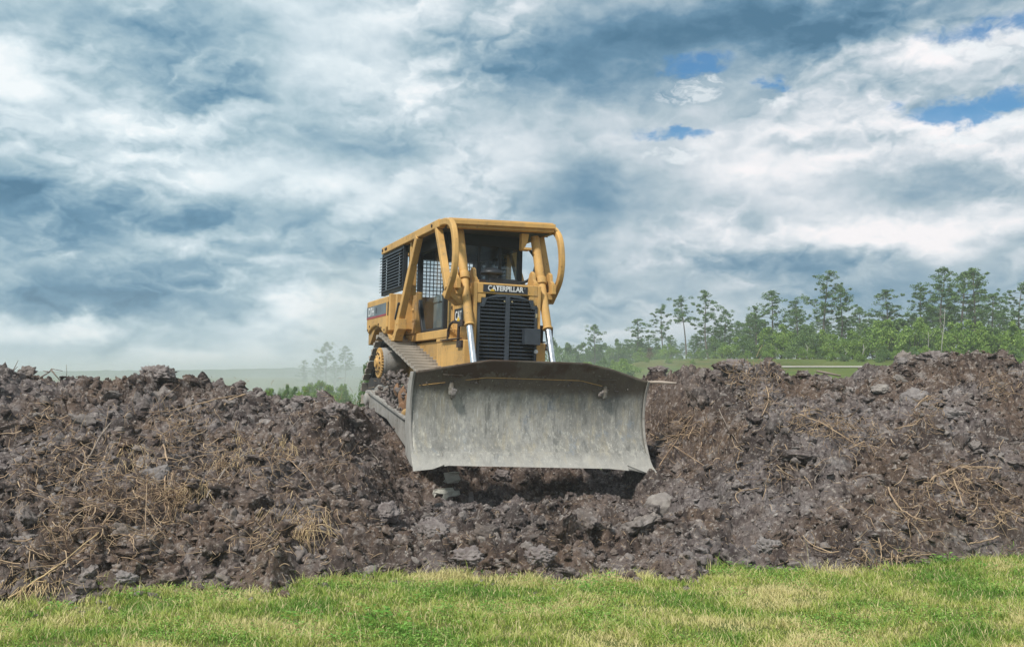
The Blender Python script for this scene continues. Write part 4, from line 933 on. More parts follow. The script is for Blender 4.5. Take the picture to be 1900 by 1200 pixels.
def strands(base, direc, length, radius, r, seg=6, wander=.35, sides=3):
    """many thin bent tubes at once"""
    n = len(base); d = direc/np.linalg.norm(direc, axis=1)[:, None]; pts = [base]; cur = base.copy()
    curl = r.normal(size=(n, 3))*wander
    for k in range(seg): d = d+curl*.3+r.normal(size=(n, 3))*wander*.4; d /= np.linalg.norm(d, axis=1)[:, None]; cur = cur+d*(length/seg)[:, None]; pts.append(cur)
    P = np.stack(pts, 1); T = np.gradient(P, axis=1); T /= np.linalg.norm(T, axis=2)[..., None]+1e-9; up = np.array([.3, .2, .93]); a = np.cross(T, up); a /= np.linalg.norm(a, axis=2)[..., None]+1e-9; b = np.cross(a, T)
    taper = np.linspace(1, .45, seg+1)[None, :, None]; ring = [P+(a*math.cos(2*math.pi*j/sides)+b*math.sin(2*math.pi*j/sides))*radius[:, None, None]*taper for j in range(sides)]
    V = np.stack(ring, 2).reshape(-1, 3); base_i = (np.arange(n)*(seg+1)*sides)[:, None, None]; k = np.arange(seg)[None, :, None]*sides
    F = [np.stack([base_i+k+j, base_i+k+(j+1) % sides, base_i+k+sides+(j+1) % sides, base_i+k+sides+j], -1).reshape(-1, 4) for j in range(sides)]
    return V, np.concatenate(F), (seg+1)*sides
r = np.random.default_rng(21)
# tangles of fine roots; centre of each tangle and its size in the view
tang = [(330,820,60,45,60),(270,900,70,50,90),(300,960,60,45,70),(430,850,70,40,60),(350,780,80,30,60),(90,800,80,50,70),(160,860,70,60,90),(200,940,60,60,90),(100,1020,80,50,70),(240,990,70,50,80),
 (150,930,60,50,60),(400,880,80,40,60),(500,870,60,40,60),(330,930,40,40,50),(1240,830,60,30,40),(1270,800,40,25,40),(1390,700,50,30,70),(1420,740,50,40,50),(1500,790,60,25,80),(1560,800,60,25,70),(1700,790,30,30,40),
 (1720,760,40,15,30),(1780,900,80,40,80),(1850,950,60,50,60),(1700,950,80,50,60),(1590,830,60,30,40),(1850,720,50,30,40),(1440,880,60,40,30),(1620,1030,90,25,60),(560,960,60,30,40),(480,1010,100,40,60),(60,900,60,60,60),(620,850,50,40,30),(1350,850,70,40,40)]
B_, D_, L_, R_ = [], [], [], []
for (X, Yp, sx, sy, n) in tang:
    for k in range(int(n*1.25)):
        p = at_px(X+r.normal()*sx*.55, Yp+r.normal()*sy*.55); B_.append(p+[0, -.07, .05]); D_.append([r.normal()*.8, -.35+r.normal()*.25, -.35+r.normal()*.6]); L_.append(.10+.32*r.random()**1.6); R_.append(.0038+.005*r.random()**2)
V, F, nv = strands(np.array(B_), np.array(D_), np.array(L_), np.array(R_), r, 6, .5)
tag(mesh_from('fine_roots', V, [F], M_ROOT, tint=np.repeat(r.random(len(B_)), nv)), 'tangles of thin brown roots hanging out of the heap', 'roots', kind='stuff')
B_, D_, L_, R_ = [], [], [], []
for k in range(2600):
    X, Yp = r.random()*2000-50, 700+390*r.random(); p = at_px(X, Yp); B_.append(p+[0, -.04, .03]); D_.append([r.normal(), r.normal()*.5-.3, r.normal()*.45-.2]); L_.append(.04+.12*r.random()**2); R_.append(.002+.003*r.random())
V, F, nv = strands(np.array(B_), np.array(D_), np.array(L_), np.array(R_), r, 3, .4)
tag(mesh_from('root_scraps', V, [F], M_ROOT, tint=np.repeat(r.random(len(B_))**.7, nv)), 'scattered short scraps of root and stalk lying on the dug earth', 'plant litter', kind='stuff')
# straw tufts, each a thing
tufts = [(555,1000,70,38,150,'large pale straw tuft drooping over the earth near the grass edge'),(345,935,45,25,60,'straw tuft below the grey slab on the left slope'),(440,870,50,25,60,'straw tuft scattered in the middle of the left slope'),
 (530,845,35,22,45,'small straw tuft high on the left slope near the machine'),(370,925,35,22,50,'straw bunch in a hollow of the left slope'),(60,1105,70,18,90,'pale straw heap at the far left foot of the slope'),(445,835,14,22,18,'short upright straw stalks on the upper left slope'),(240,870,30,30,30,'thin straw bundle beside the long grey branch')]
for (X, Yp, sx, sy, n, lab) in tufts:
    c = at_px(X, Yp); B_, D_, L_, R_ = [], [], [], []
    for k in range(n):
        u = r.normal()*.5; p = at_px(X+u*sx*.9, Yp-sy*.6+r.normal()*sy*.45); B_.append(p+[0, -.05, .05]-c); D_.append([u*.4+r.normal()*.35, -.5+r.normal()*.2, -.75+r.normal()*.3]); L_.append((.10+.16*r.random())*min(1.4, sy/26+.2)); R_.append(.002+.0025*r.random())
    V, F, nv = strands(np.array(B_), np.array(D_), np.array(L_), np.array(R_), r, 4, .12)
    o = mesh_from('straw_tuft', V, [F], M_STRAW, tint=np.repeat(r.random(len(B_))**.6, nv)); o.location = c; tag(o, lab, 'straw', 'straw tufts on the heap')
# branches and big roots, each a thing, drawn along the slope
def branch(name, pts, r0, r1, mat, label, cat, lift=.03, twigs=0, group=None):
    P = [at_px(*p)+[0, -lift, lift] if len(p) == 2 else at_px(p[0], p[1])+[0, -lift, p[2]] for p in pts]; c = P[0].copy(); Q = []
    P = [p-c for p in P]
    for i in range(len(P)-1):
        p0, p1, p2, p3 = P[max(i-1,0)], P[i], P[i+1], P[min(i+2,len(P)-1)]
        for t in np.linspace(0, 1, 5, endpoint=False): Q.append(.5*((2*p1)+(p2-p0)*t+(2*p0-5*p1+4*p2-p3)*t*t+(3*p1-p0-3*p2+p3)*t**3)+r.normal(size=3)*r0*.35)
    Q.append(P[-1]); n = len(Q); d = MB(); d.tube(Q, [(r0+(r1-r0)*i/(n-1))*(1+.18*r.normal()) for i in range(n)], 7)
    for k in range(twigs):
        q = Q[int(n*(.25+.7*r.random()))-1]; e = q+np.array([r.normal()*.16, -.05, r.normal()*.12]); m_ = (q+e)/2+r.normal(size=3)*.02; d.tube([q, m_, e], [r1*.9, r1*.7, r1*.3], 5)
    o = d.build(name, mat, None, 0, True); o.location = c
    a = o.data.attributes.new('tint', 'FLOAT', 'POINT'); a.data.foreach_set('value', np.clip(.5+.2*r.normal(size=len(o.data.vertices)), 0, 1).astype(np.float32))
    return tag(o, label, cat, group)
BR = [('branch', [(560,778),(520,830),(460,845),(420,880),(385,930)][::-1], .014, .006, M_BARK, 'long grey curved branch running up the left slope', 3),
 ('branch', [(210,795),(190,830),(160,880),(140,915)], .012, .006, M_BARK, 'slim grey branch on the upper left slope with a side twig', 2),
 ('branch', [(100,1065),(150,1035),(190,985),(215,955)], .017, .008, M_ROOT, 'thick tan branch low on the left above the grass', 3),
 ('branch', [(20,1130),(60,1090),(110,1060),(190,1000)], .010, .006, M_STRAW, 'long straw coloured stem at the lower left corner', 2),
 ('root', [(305,830),(312,870),(308,905),(316,955)], .013, .008, M_ROOT, 'reddish brown root hanging straight down beside the grey slab', 1),
 ('root', [(440,745),(400,752),(330,765),(280,770)], .011, .006, M_ROOT, 'pale root lying level below the left crest', 2),
 ('root', [(455,738),(425,748),(418,765)], .016, .010, M_ROOT, 'stubby bent root under the left crest', 0),
 ('root', [(535,855),(565,890),(595,930)], .008, .004, M_ROOT, 'thin dark root slanting down the middle left slope', 1),
 ('root', [(278,840),(275,900),(272,1010)], .005, .003, M_ROOT, 'very thin root hanging in a long straight line', 0),
 ('root', [(440,1005),(410,1020),(392,1050)], .009, .005, M_ROOT, 'curved root above the grass edge on the left', 1),
 ('root', [(693,850),(703,862),(700,880),(716,888)], .006, .004, M_BARK, 'small pale curl of root below the push arm', 0),
 ('root', [(1205,812),(1250,845),(1310,872)], .009, .005, M_ROOT, 'straight root slanting away from the blade corner', 1),
 ('root', [(1222,870),(1245,835),(1285,790)], .009, .005, M_ROOT, 'orange root leaning against the blade corner', 3),
 ('root', [(1333,765),(1350,800),(1378,842)], .007, .004, M_BARK, 'thin pale stick in the middle of the right slope', 0),
 ('root', [(1420,728),(1425,750),(1412,778)], .009, .005, M_ROOT, 'forked root under the first right hump', 2),
 ('root', [(1480,775),(1530,795),(1600,840)], .010, .004, M_ROOT, 'long root crossing the right slope below the hump', 4),
 ('root', [(1722,898),(1760,885),(1790,872),(1855,878)], .019, .010, M_ROOT, 'thick orange brown root arching on the lower right slope', 4),
 ('root', [(1645,915),(1665,945),(1682,965),(1698,975)], .012, .007, M_ROOT, 'bent tan root beside the dark hole on the right', 1),
 ('root', [(1765,900),(1778,925),(1784,945)], .010, .006, M_ROOT, 'short upright tan root on the lower right', 0),
 ('root', [(1855,945),(1880,960),(1905,970)], .012, .008, M_ROOT, 'tan root reaching past the right edge of the view', 2),
 ('root', [(1730,1035),(1690,1038),(1640,1045)], .009, .005, M_ROOT, 'long root near the grass on the right', 1),
 ('root', [(1850,1008),(1820,1012),(1795,1022)], .010, .006, M_ROOT, 'pale crooked root low at the right', 0),
 ('root', [(1720,745),(1705,752),(1695,765)], .012, .006, M_ROOT, 'orange forked root in a hollow right of the slabs', 4),
 ('root', [(1520,915),(1510,900),(1530,870),(1515,860)], .006, .004, M_BARK, 'wiry root in the centre of the right slope', 1),
 ('root', [(1370,945),(1365,925),(1408,915)], .007, .004, M_ROOT, 'brown twig with a hooked end on the lower right slope', 1)]
for (nm, pts, r0, r1, m_, lab, tw) in BR: branch(nm, pts, r0, r1, m_, lab, nm, .045, tw, 'roots and branches on the heap')
def stick(pts3, r0, r1, label, mat=M_BARK, name='dead_branch'):
    d = MB(); c = Vector(pts3[0][0])
    for p in pts3: d.tube([Vector(q)-c for q in p], [r0+(r1-r0)*i/(len(p)-1) for i in range(len(p))], 6)
    o = d.build(name, mat, None, 0, True); o.location = c
    a = o.data.attributes.new('tint', 'FLOAT', 'POINT'); a.data.foreach_set('value', np.full(len(o.data.vertices), .2, np.float32)); return tag(o, label, 'branch', 'dead branches on the left crest')
def sp(X, Yp, y=17.6): return ((X-950)/FOC*y, y, EYE+(692-Yp)/FOC*y)
stick([[sp(68,716),sp(75,700),sp(92,690),sp(95,684),sp(116,688)],[sp(95,686),sp(103,696),sp(112,706)],[sp(92,690),sp(80,688)]], .016, .006, 'forked dead branch standing up on the left crest')
stick([[sp(63,706),sp(61,695),sp(62,684)]], .010, .005, 'short upright twig just left of the forked branch')
stick([[sp(20,694),sp(27,682),sp(34,668)],[sp(24,688),sp(33,680)]], .009, .004, 'thin leaning twig at the far left of the crest')
stick([[sp(122,706),sp(124,690),sp(123,676)]], .005, .003, 'hair thin upright twig right of the forked branch')
stick([[sp(240,720),sp(262,700),sp(275,690)],[sp(255,706),sp(262,690)]], .010, .005, 'pale stems sticking out beside the left crest hump', M_STRAW)
for i, (X, Yp, Y2) in enumerate([(1388,690,664),(1398,690,668),(1412,692,672),(1370,700,678),(1425,690,668)]):
    stick([[sp(X,Yp,17.2),sp(X+1,(Yp+Y2)/2,17.2),sp(X-2+i,Y2,17.2)]], .007, .003, ['tall thin root on top of the first right hump','second thin root on the right hump','leaning root on the right hump','leftmost short root on the right hump','rightmost thin root on the right hump'][i], M_ROOT, 'root')
# pale pole behind the blade corner
d = MB(); a, b_ = Vector(sp(1196,709,16.9)), Vector(sp(1255,711,16.6)); d.tube([a-a, (b_-a)*.5+Vector((0,0,.01)), b_-a], [.022,.026,.02], 8); o = d.build('wooden_pole', M_BARK, None, 0, True); o.location = a
at_ = o.data.attributes.new('tint', 'FLOAT', 'POINT'); at_.data.foreach_set('value', np.full(len(o.data.vertices), .95, np.float32)); tag(o, 'pale stripped wooden pole lying level behind the right end of the blade', 'pole')
d = MB(); a, b_ = Vector(sp(1515,688,17.0)), Vector(sp(1560,697,16.8)); d.tube([a-a, (b_-a)*.5, b_-a], [.018,.02,.014], 8); o = d.build('wooden_pole', M_BARK, None, 0, True); o.location = a
at_ = o.data.attributes.new('tint', 'FLOAT', 'POINT'); at_.data.foreach_set('value', np.full(len(o.data.vertices), .3, np.float32)); tag(o, 'thin brown pole lying on the crest below the sandy road', 'pole')

# ------------------------------------------------------------------ named lumps and slabs
def clay(name, c0, c1):
    m, nt, b = new_mat(name); v = obj_coord(nt); n, _ = node_noise(nt, v, 6, 6, .65); n2, _ = node_noise(nt, v, 30, 5, .7)
    c = node_mix(nt, node_map(nt, n, .35, .65), c0, c1); c = node_mix(nt, node_math(nt, 'MULTIPLY', node_map(nt, n2, .45, .3), .5), c, (.08, .07, .065))
    nt.links.new(c, b.inputs['Base Color']); b.inputs['Roughness'].default_value = .95; b.inputs['Specular IOR Level'].default_value = .12; add_bump(nt, b, n2, .6, .02); return m
M_CLAY = clay("pale_clay", (.22, .195, .18), (.31, .28, .255)); M_CLAY2 = clay("grey_clay", (.19, .17, .165), (.27, .245, .235)); M_SHEET = clay("torn_sheet", (.50, .49, .43), (.38, .37, .33)); M_CLOD = clay("dark_clod", (.15, .125, .12), (.26, .23, .22))
def lump(name, X, Yp, size, mat, label, cat, seed, cuts=7, rough=.3, sub=5, sink=.25, tiltz=None):
    V, F = clod_shape(sub, seed, cuts, rough, .55); V = V*(1+.05*noise3(V, 14, seed)[:, None]+.03*noise3(V, 30, seed)[:, None]); V = V/np.abs(V).max(0)*np.array(size); p = at_px(X, Yp); o = mesh_from(name, V, [F], mat, tint=np.full(len(V), .1)); o.location = p+[0, size[1]*sink, 0]; o.rotation_euler = tiltz or (0, 0, 0); return tag(o, label, cat, 'larger lumps and slabs on the heap')
lump('clay_slab', 288, 885, (.22,.10,.23), M_CLAY2, 'large light grey slab of clay upright on the left slope', 'clay slab', 801, 10, .18, tiltz=(-.2,.2,.3))
lump('clay_slab', 1637, 722, (.19,.16,.09), M_CLAY, 'flat pale clay slab near the right crest', 'clay slab', 802, 9, .16)
lump('clay_slab', 1618, 706, (.07,.05,.10), M_CLAY, 'small upright pale slab standing at the end of the flat slab', 'clay slab', 803, 9, .15)
lump('clay_slab', 1675, 708, (.17,.06,.06), M_CLAY, 'pale plank shaped slab leaning beside the flat slab', 'clay slab', 804, 10, .12, tiltz=(0,.5,.1))
lump('clay_slab', 1700, 745, (.26,.16,.20), M_CLAY2, 'big broad grey slab below the plank shaped one', 'clay slab', 805, 9, .2)
lump('clay_slab', 1775, 775, (.30,.18,.14), M_CLAY2, 'wide rounded slab overhanging a dark hollow on the right', 'clay slab', 806, 8, .22)
lump('earth_clod', 1675, 678, (.10,.08,.09), M_CLAY2, 'light grey lump just under the right crest', 'earth clod', 807)
lump('earth_clod', 1220, 688, (.24,.2,.14), M_CLOD, 'crumbly dark mound right behind the blade corner', 'earth clod', 808, 6, .4)
lump('earth_clod', 290, 700, (.40,.3,.20), M_CLOD, 'brown rounded hump standing highest on the left crest', 'earth clod', 809, 6, .4)
lump('earth_clod', 712, 962, (.24,.18,.20), M_CLOD, 'big angular clod in front of the left end of the blade', 'earth clod', 810)
lump('earth_clod', 805, 985, (.22,.16,.17), M_CLOD, 'flat faced clod below the middle of the blade', 'earth clod', 811)
lump('earth_clod', 870, 1040, (.26,.2,.16), M_CLOD, 'wide brown clod near the grass below the blade', 'earth clod', 812)
lump('earth_clod', 1000, 1035, (.22,.18,.15), M_CLOD, 'rounded brown clod near the grass in the centre', 'earth clod', 813)
lump('earth_clod', 1425, 1020, (.22,.18,.18), M_CLAY2, 'large greyish clod near the grass on the right', 'earth clod', 814)
lump('earth_clod', 935, 885, (.22,.14,.13), M_CLOD, 'purple brown slab shaped clod in the shade under the blade', 'earth clod', 815, 10)
lump('earth_clod', 620, 765, (.26,.2,.18), M_CLOD, 'dark clod on the crest next to the machine', 'earth clod', 816)
lump('earth_clod', 560, 745, (.30,.2,.15), M_CLOD, 'broad dark clod on the dip of the left crest', 'earth clod', 817)
lump('earth_clod', 550, 757, (.16,.08,.14), M_CLAY2, 'tilted light grey block under the dip of the left crest', 'earth clod', 818, 10)
lump('earth_clod', 1740, 665, (.34,.25,.20), M_CLOD, 'dark hump with an overhang on the right crest', 'earth clod', 819, 6, .4)
lump('earth_clod', 1365, 685, (.36,.25,.18), M_CLOD, 'dark hump at the top of the first right rise', 'earth clod', 820, 6, .4)
lump('earth_clod', 230, 1080, (.16,.12,.09), M_CLAY2, 'small grey clod on the grass edge at the left', 'earth clod', 821)
# the cracked clod: a round lump covered by clay plates
p = at_px(1228, 950); root = empty('cracked_clod', p, label='round clod with a cracked pale clay crust below the blade corner', cat='earth clod', group='larger lumps and slabs on the heap')
V, F = clod_shape(4, 830, 5, .18); mesh_from('core', V*np.array([.27,.2,.24]), [F], M_CLAY2, root, tint=np.full(len(V), .1))
V, F = ico(5); V = V*(1+.10*noise3(V, 2.0, 41)[:, None]); F1, F2, cid, _, _ = worley(V[:,0]*3.6, V[:,2]*3.6, 88); V = V*(1+.05*S(F2-F1, .04, .16)+.03*cid)[:, None]; F = F[(V[F].mean(1)[:, 1] < .35)]
mesh_from('clay_crust', V*np.array([.25,.19,.225]), [F], M_CLAY, root, tint=np.zeros(len(V)))
# torn sheet under the blade
def sheet(X, Yp, poly, label, tilt, mat=M_SHEET, name='torn_sheet'):
    p = at_px(X, Yp)+[0, -.10, .04]; d = MB(); n = len(poly); P = [(a, .03*math.sin(a*20+b*9)+b*.35, b) for a, b in poly]; Q = [(a, y+.012, b) for a, y, b in P]
    d.add(P+Q, [tuple(range(n)), tuple(reversed(range(n, 2*n)))]+[((i+1)%n, i, n+i, n+(i+1)%n) for i in range(n)]); o = d.build(name, mat, None, .003); o.location = p; o.rotation_euler = tilt; return tag(o, label, 'scrap sheet', 'torn pale scraps under the blade')
sheet(838, 890, [(-.13,.08),(-.10,-.02),(-.14,-.06),(-.05,-.09),(.12,-.08),(.16,-.02),(.12,.05),(.15,.09),(.05,.10)], 'upper torn pale grey scrap directly under the blade', (0,0,0))
sheet(830, 915, [(-.30,-.10),(-.27,.0),(-.18,.04),(.10,.06),(.12,.01),(.20,.02),(.22,-.05),(.14,-.09),(.06,-.08),(-.03,-.14),(-.08,-.10),(-.06,-.04),(-.17,-.04),(-.22,-.12)], 'lower jagged whitish green scrap under the blade', (0,0,.1))
sheet(876, 925, [(-.04,-.08),(-.06,.07),(.0,.09),(.05,-.07)], 'small grey strip right of the torn scraps', (0,.2,0), M_CLAY2)
# ------------------------------------------------------------------ trees
def needle_mat(name, c0, c1, c2): return leaf_mat(name, c0, c1, c2, .2, .7)
M_PINE = needle_mat("pine_needles", (.055, .12, .045), (.13, .22, .08), (.24, .33, .12))
M_BROAD = leaf_mat("broad_leaves", (.10, .19, .04), (.22, .34, .07), (.36, .46, .13), .3)
M_BROAD2 = leaf_mat("dull_leaves", (.08, .15, .05), (.15, .24, .08), (.24, .32, .12), .3)
M_RUST = leaf_mat("rusty_leaves", (.10, .09, .035), (.17, .13, .055), (.24, .18, .08), .3)
M_TRUNK = plain("pine_trunk", (.16, .135, .115), .9); M_DEAD = plain("dead_wood", (.42, .40, .37), .9)
def leaf_cloud(centres, radii, per, size, r, flat=.45):
    """small leaf faces spread over clump volumes"""
    n = int(per*len(centres)); k = r.integers(0, len(centres), n); d = r.normal(size=(n, 3)); d /= np.linalg.norm(d, axis=1)[:, None]
    rad = r.random(n)**.45; P = centres[k]+d*rad[:, None]*radii[k][:, None]*np.array([1, 1, flat]); Rm = rotmats(n, r); s = size*(.6+.8*r.random(n))
    q = np.array([[-.9,-.25,0],[.1,-.5,.15],[1,.1,0],[0,.5,-.1]]); Q = np.einsum('nij,vj->nvi', Rm, q)*s[:, None, None]; V = (Q+P[:, None]).reshape(-1, 3)
    t = np.clip(.45+.30*r.normal(size=n)*.7+.25*(r.random(len(centres))[k]-.5), 0, 1); return V, np.arange(n*4).reshape(-1, 4), np.repeat(t, 4)
def pine(seed, style):
    """a loose slash pine 10 m high"""
    r = np.random.default_rng(seed); d = MB(); H = 10.; bx, by = r.normal(size=2)*.25; ax = lambda t: np.array([bx*math.sin(t*3)+.12*math.sin(t*7+seed), by*t, H*t])
    d.tube([ax(t) for t in np.linspace(0, .97, 12)], [.15*(1-t*.82) for t in np.linspace(0, 1, 12)], 7); C, Rr = [], []
    lo = {0: .38, 1: .60, 2: .22}[style]; nb = {0: 26, 1: 18, 2: 36}[style]
    for i in range(nb):
        t = lo+(.96-lo)*((i+.6*r.random())/nb); L_ = (2.5 if style != 1 else 2.2)*(1-((t-lo)/(1.02-lo))**1.6)**.8*(.45+.75*r.random())+.25; a = i*2.4+r.random()*1.2; c = ax(t)
        e = c+np.array([math.cos(a)*L_, math.sin(a)*L_, .22*L_+.2*r.normal()]); m_ = (c+e)/2+np.array([0, 0, -.08*L_]); d.tube([c, m_, e], [.045*(1.1-t), .03, .012], 4)
        for q in np.linspace(.45, 1.0, max(2, int(L_*2.2))): C.append(c+(e-c)*q+r.normal(size=3)*np.array([.22, .22, .10])); Rr.append((.14+.40*r.random()**1.5))
    for k in range(5): C.append(ax(.95)+r.normal(size=3)*np.array([.3, .3, .25])); Rr.append(.32)
    C, Rr = np.array(C), np.array(Rr); V, F, t = leaf_cloud(C, Rr*1.15, 62, .095, r, .62)
    return d, (V, F, t)
def bush(seed, h=2.0):
    r = np.random.default_rng(seed); C, Rr = [], []; d = MB()
    for k in range(26):
        a = r.random()*6.28; rad = r.random()**.6*1.25; z = h*(.18+.8*r.random()*(1-.35*(rad/1.25)**2)); C.append([math.cos(a)*rad, math.sin(a)*rad, z]); Rr.append(.28+.30*r.random())
        if k % 3 == 0: d.tube([(0,0,0), (math.cos(a)*rad*.4, math.sin(a)*rad*.4, z*.5), C[-1]], [.05, .035, .012], 5)
    for k in range(4): C.append([r.normal()*.3, r.normal()*.3, h*(.95+.18*r.random())]); Rr.append(.22)
    V, F, t = leaf_cloud(np.array(C), np.array(Rr), 95, .075, r, .8); return d, (V, F, t)
protos = {}
def proto(kind, seed, mat, name, style=0):
    key = (kind, seed, mat.name)
    if key not in protos: protos[key] = (pine(seed, style) if kind == 'pine' else bush(seed))
    return protos[key]
pm = {}
def plant(kind, seed, mat, X, top, Y, name, label, cat, group, style=0, base_px=None, width=1.):
    x = (X-950)/FOC*Y; zb = far_ground(np.array(x), np.array(float(Y))).item(); H = EYE+(692-top)/FOC*Y-zb; key = (kind, seed, mat.name)
    root = empty(name, (x, Y, zb-.05), label=label, cat=cat, group=group)
    if key not in pm:
        d, (V, F, t) = proto(kind, seed, mat, name, style)
        tr = d.build('trunk', M_TRUNK, root, 0, True); cr = mesh_from('crown', V, [F], mat, root, tint=t); cr.data.name = 'crown'; pm[key] = (tr, cr)
    else:
        for s in pm[key]: c = s.copy(); col.objects.link(c); c.parent = root
    u = H/(10.0 if kind == 'pine' else 2.2); w = u*width; root.scale = (w, w, u); root.rotation_euler = (rnd.uniform(-.05, .05), rnd.uniform(-.05, .05), rnd.random()*6.28); return root
def tree_y(X): return float(np.interp(X, [1000, 1060, 1150, 1300, 1500, 1750, 1950], [190, 170, 140, 114, 100, 90, 84]))
NAMED = [(1105,600,0,'small pine second from the left of the treeline with a thin bent top'),(1180,590,2,'short dark dense pine left of the round crowned one'),(1230,567,0,'round crowned pine standing clear at the left of the treeline'),
 (1275,548,1,'bare stemmed pine with a flat dark tuft on top'),(1314,538,0,'dark layered pine, the tallest in the left part of the treeline'),(1345,572,0,'broad pine leaning against the dark layered one'),(1400,565,0,'thin spreading pine at the left of the main group'),
 (1437,538,2,'full leaning pine with a pointed right shoulder'),(1482,552,1,'dark round topped pine in the middle of the main group'),(1527,503,0,'tallest slender pine of the middle group with open tiers'),(1562,525,0,'dark topped pine right of the tallest slender one'),
 (1640,536,2,'cone shaped pine alone between the two high groups'),(1712,528,0,'thin pale pine just left of the highest right group'),(1748,492,0,'narrow crooked pine at the left side of the highest right group'),(1782,500,2,'dense wide pine at the centre of the highest right group'),
 (1808,494,0,'pine with a long arm reaching right at the highest group'),(1838,540,1,'smaller ragged pine on the right flank of the highest group'),(1888,526,0,'ragged pine standing farthest right in the treeline')]
gp = 'pines of the treeline behind the heap'
for i, (X, top, st, lab) in enumerate(NAMED): plant('pine', 300+st*10+i % 5, M_PINE, X, top, tree_y(X)+rnd.uniform(-3, 3), 'pine_tree', lab, 'pine tree', gp, st, width=1.0+(.25 if st == 2 else 0))
fill = 'mid height pine filling the treeline between the taller pines'
for i in range(46):
    X = 1385+i*12.2+rnd.uniform(-8, 8); top = 585-14*math.sin(i*.9)+rnd.uniform(-16, 22)-max(0, X-1650)*.05; st = i % 3
    plant('pine', 300+st*10+i % 5, M_PINE, X, top, tree_y(X)+rnd.uniform(4, 26), 'pine_tree', fill, 'pine tree', 'mid height pines in the treeline', st, width=1.15)
for i in range(30):
    X = 1080+i*10.5+rnd.uniform(-8, 8); top = float(np.interp(X, [1070,1250,1400], [650,625,598]))+rnd.uniform(-12, 14); st = (0, 2)[i % 2]
    plant('pine', 300+st*10+i % 5, M_PINE, X, top, tree_y(X)+rnd.uniform(5, 30), 'pine_tree', 'low pine in the thinner left part of the treeline', 'pine tree', 'low pines in the left of the treeline', st, width=1.25)
for i in range(14):
    X = 1032+i*13+rnd.uniform(-6, 6); top = 642+rnd.uniform(-10, 12)
    plant('bush', 400+i % 6, M_BROAD2, X, top, tree_y(X)+rnd.uniform(0, 25), 'far_shrub', 'hazy grey green shrub far behind the machine', 'shrub', 'far shrubs behind the machine', width=.75)
# understory
for i in range(84):
    X = 1195+(i % 42)*17.3+rnd.uniform(-9, 9); row = i // 42
    if row == 0: top = float(np.interp(X, [1190,1380,1500,1680,1760,1900], [650,622,618,598,608,618]))+rnd.uniform(-16, 20); Y = tree_y(X)-6-rnd.random()*6
    else: top = float(np.interp(X, [1190,1400,1900], [668,650,645]))+rnd.uniform(-8, 10); Y = tree_y(X)-13-rnd.random()*5
    mt = M_BROAD if (i*7) % 10 < 6 else M_BROAD2
    lab = 'bright yellow green shrub under the pines' if mt is M_BROAD else 'dull green shrub under the pines'
    plant('bush', 400+i % 6, mt, X, top, Y, 'shrub', lab, 'shrub', lab.replace('shrub', 'shrubs'), width=.85)
plant('bush', 402, M_RUST, 1208, 645, 125, 'shrub', 'rust tinged shrub below the round crowned pine', 'shrub', None, width=.9)
plant('bush', 403, M_BROAD, 1160, 668, 62, 'shrub', 'pale yellow green scrub just right of the blade top', 'shrub', None, width=1.3)
plant('bush', 401, M_BROAD2, 1120, 668, 75, 'shrub', 'low olive scrub seen over the blade top', 'shrub', None, width=1.4)
plant('bush', 402, M_BROAD, 1090, 671, 80, 'shrub', 'small green scrub left of the olive scrub over the blade', 'shrub', None, width=1.4)
for i in range(26):
    X = 1125+i*14+rnd.uniform(-6, 6); top = float(np.interp(X, [1120,1250,1400,1500], [664,662,668,672]))+rnd.uniform(-4, 5)
    plant('bush', 400+i % 6, M_BROAD if i % 3 else M_BROAD2, X, top, 80+rnd.uniform(-6, 14)+(8 if X > 1400 else 0), 'shrub', 'low yellow green scrub on the bank between the blade and the sandy road', 'shrub', 'low scrub on the bank', width=1.1)
# slim pale dead trunks
for i, (X, top, Y, lean) in enumerate([(1745,570,78,.35),(1600,640,82,.1),(1498,640,86,-.05),(1875,625,76,.5),(1568,650,84,0),(1722,615,80,.0),(1390,640,100,.1),(1440,645,95,.0),(1530,655,90,.08),(1625,650,86,-.1)]):
    x = (X-950)/FOC*Y; zb = far_ground(np.array(x), np.array(float(Y))).item(); H = EYE+(692-top)/FOC*Y-zb; d = MB(); d.tube([(0,0,0),(lean*.4,0,H*.4),(lean*.75+.05,0,H*.75),(lean,0,H)], [.042,.034,.024,.010], 6)
    for k in range(3): z = H*(.5+.15*k); d.tube([(lean*z/H,0,z),(lean*z/H+rnd.uniform(-.4,.4),0,z+.35)], [.02,.008], 4)
    o = d.build('dead_tree', M_DEAD, None, 0, True); o.location = (x, Y, zb)
    tag(o, ['leaning pale dead tree in front of the right shrubs','slim pale dead trunk in the gap of the right middle','slim pale dead trunk left of the sandy road','leaning grey dead trunk near the right edge'][i] if i < 4 else 'slim pale bare trunk among the shrubs below the pines', 'dead tree', 'bare trunks under the pines')
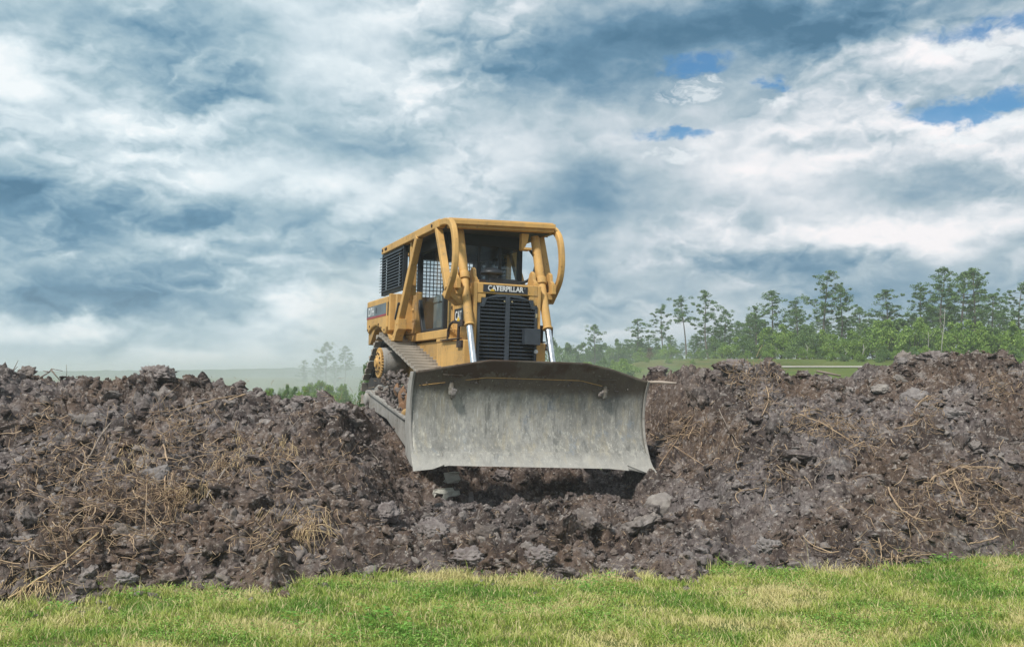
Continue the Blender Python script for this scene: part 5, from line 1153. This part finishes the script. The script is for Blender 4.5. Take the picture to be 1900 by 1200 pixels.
# left: misty pines, shrubs in the dip, low far hill
for i, (X, top, Y, st, lab) in enumerate([(604,632,120,0,'misty lone pine with an open crown left of the machine'),(562,667,150,2,'tiny pale pine left of the misty lone pine'),(590,664,135,2,'small misty pine touching the lone one'),(640,640,170,0,'ghostly pine half lost in the smoke beside the machine'),(622,668,140,2,'small pine in the smoke right of the lone one')]):
    plant('pine', 300+st*10+i % 5, M_PINE, X, top, Y, 'pine_tree', lab, 'pine tree', 'misty pines left of the machine', st, width=.9)
for i in range(24):
    X = 490+i*6.5+rnd.uniform(-4, 4); top = 711+abs(i-15)*.9+rnd.uniform(-4, 5)
    plant('bush', 400+i % 6, M_BROAD if i % 3 else M_BROAD2, X, top, 50+rnd.uniform(-3, 8), 'shrub', 'light green shrub in the dip behind the left crest', 'shrub', 'shrubs in the dip behind the left crest', width=.55)
plant('bush', 402, M_BROAD2, 676, 672, 34, 'shrub', 'small leafy sprig poking out behind the machine track', 'shrub', None, width=.22)
def hill():
    m, nt, b = new_mat("wooded_hill"); n, _ = node_noise(nt, obj_coord(nt), .05, 6, .7); nt.links.new(node_mix(nt, n, (.03,.06,.03), (.08,.12,.05)), b.inputs['Base Color']); b.inputs['Roughness'].default_value = 1
    xs = np.arange(-460, 260, 3.); ys = np.array([560., 590, 620, 660, 720]); X, Y = np.meshgrid(xs, ys)
    top = np.interp(X, [-460,-330,-200,-130,-60,0,80,260], [0,3.2,4.2,5.6,7.2,6.5,6,5])
    Z = top*np.array([-.2,.7,1,.8,-.2])[:, None]+.5*gnoise(X*.12, Y*.1, 5)+.35*gnoise(X*.35, Y*.3, 6)
    i = np.arange((len(ys)-1)*len(xs)).reshape(len(ys)-1, len(xs))[:, :-1].ravel(); n_ = len(xs)
    tag(mesh_from('hill', np.stack([X, Y, Z], -1).reshape(-1, 3), [np.stack([i, i+1, i+1+n_, i+n_], -1)], m, smooth=True), kind='structure')
hill()

# ------------------------------------------------------------------ air and smoke
def volume_box(name, lo, hi, build, label=None):
    d = MB(); d.box(lo[0], hi[0], lo[1], hi[1], lo[2], hi[2]); m = bpy.data.materials.new(name); m.use_nodes = True; nt = m.node_tree; nt.nodes.clear()
    out = nt.nodes.new('ShaderNodeOutputMaterial'); v = nt.nodes.new('ShaderNodeVolumePrincipled'); nt.links.new(v.outputs[0], out.inputs['Volume']); build(nt, v, m)
    o = d.build(name, m, None, 0); return tag(o, label, kind='stuff')
def hz(nt, v, m): v.inputs['Color'].default_value = (.90, .95, 1, 1); v.inputs['Density'].default_value = .0012; v.inputs['Anisotropy'].default_value = .2
volume_box('haze', (-1350, -70, -3), (1350, 2700, 17), hz)
def smoke(nt, v, m):
    v.inputs['Color'].default_value = (.95, .98, 1, 1); v.inputs['Anisotropy'].default_value = .2; tc = obj_coord(nt)
    n, _ = node_noise(nt, tc, .22, 5, .6, dist=.4)
    def puff(c, s): return node_map(nt, node_vec(nt, 'LENGTH', node_vec(nt, 'MULTIPLY', node_vec(nt, 'SUBTRACT', tc, c), (1/s[0], 1/s[1], 1/s[2]))), 1, .15)
    a = node_math(nt, 'ADD', puff((-8.2, 50, 3.4), (3.4, 6, 7)), node_math(nt, 'MULTIPLY', puff((-11, 53, 1.6), (6.0, 7, 4.0)), .55)); a = node_math(nt, 'ADD', a, node_math(nt, 'MULTIPLY', puff((7, 56, .5), (11, 8, 5)), .25))
    a = node_math(nt, 'ADD', a, node_math(nt, 'MULTIPLY', puff((-30, 84, 0), (34, 26, 5.5)), .22)); nt.links.new(node_math(nt, 'MULTIPLY', a, node_map(nt, n, .32, .68, .03, .16)), v.inputs['Density'])
volume_box('smoke', (-64, 43, -.5), (20, 112, 12), smoke, 'pale thin smoke drifting behind the bulldozer')
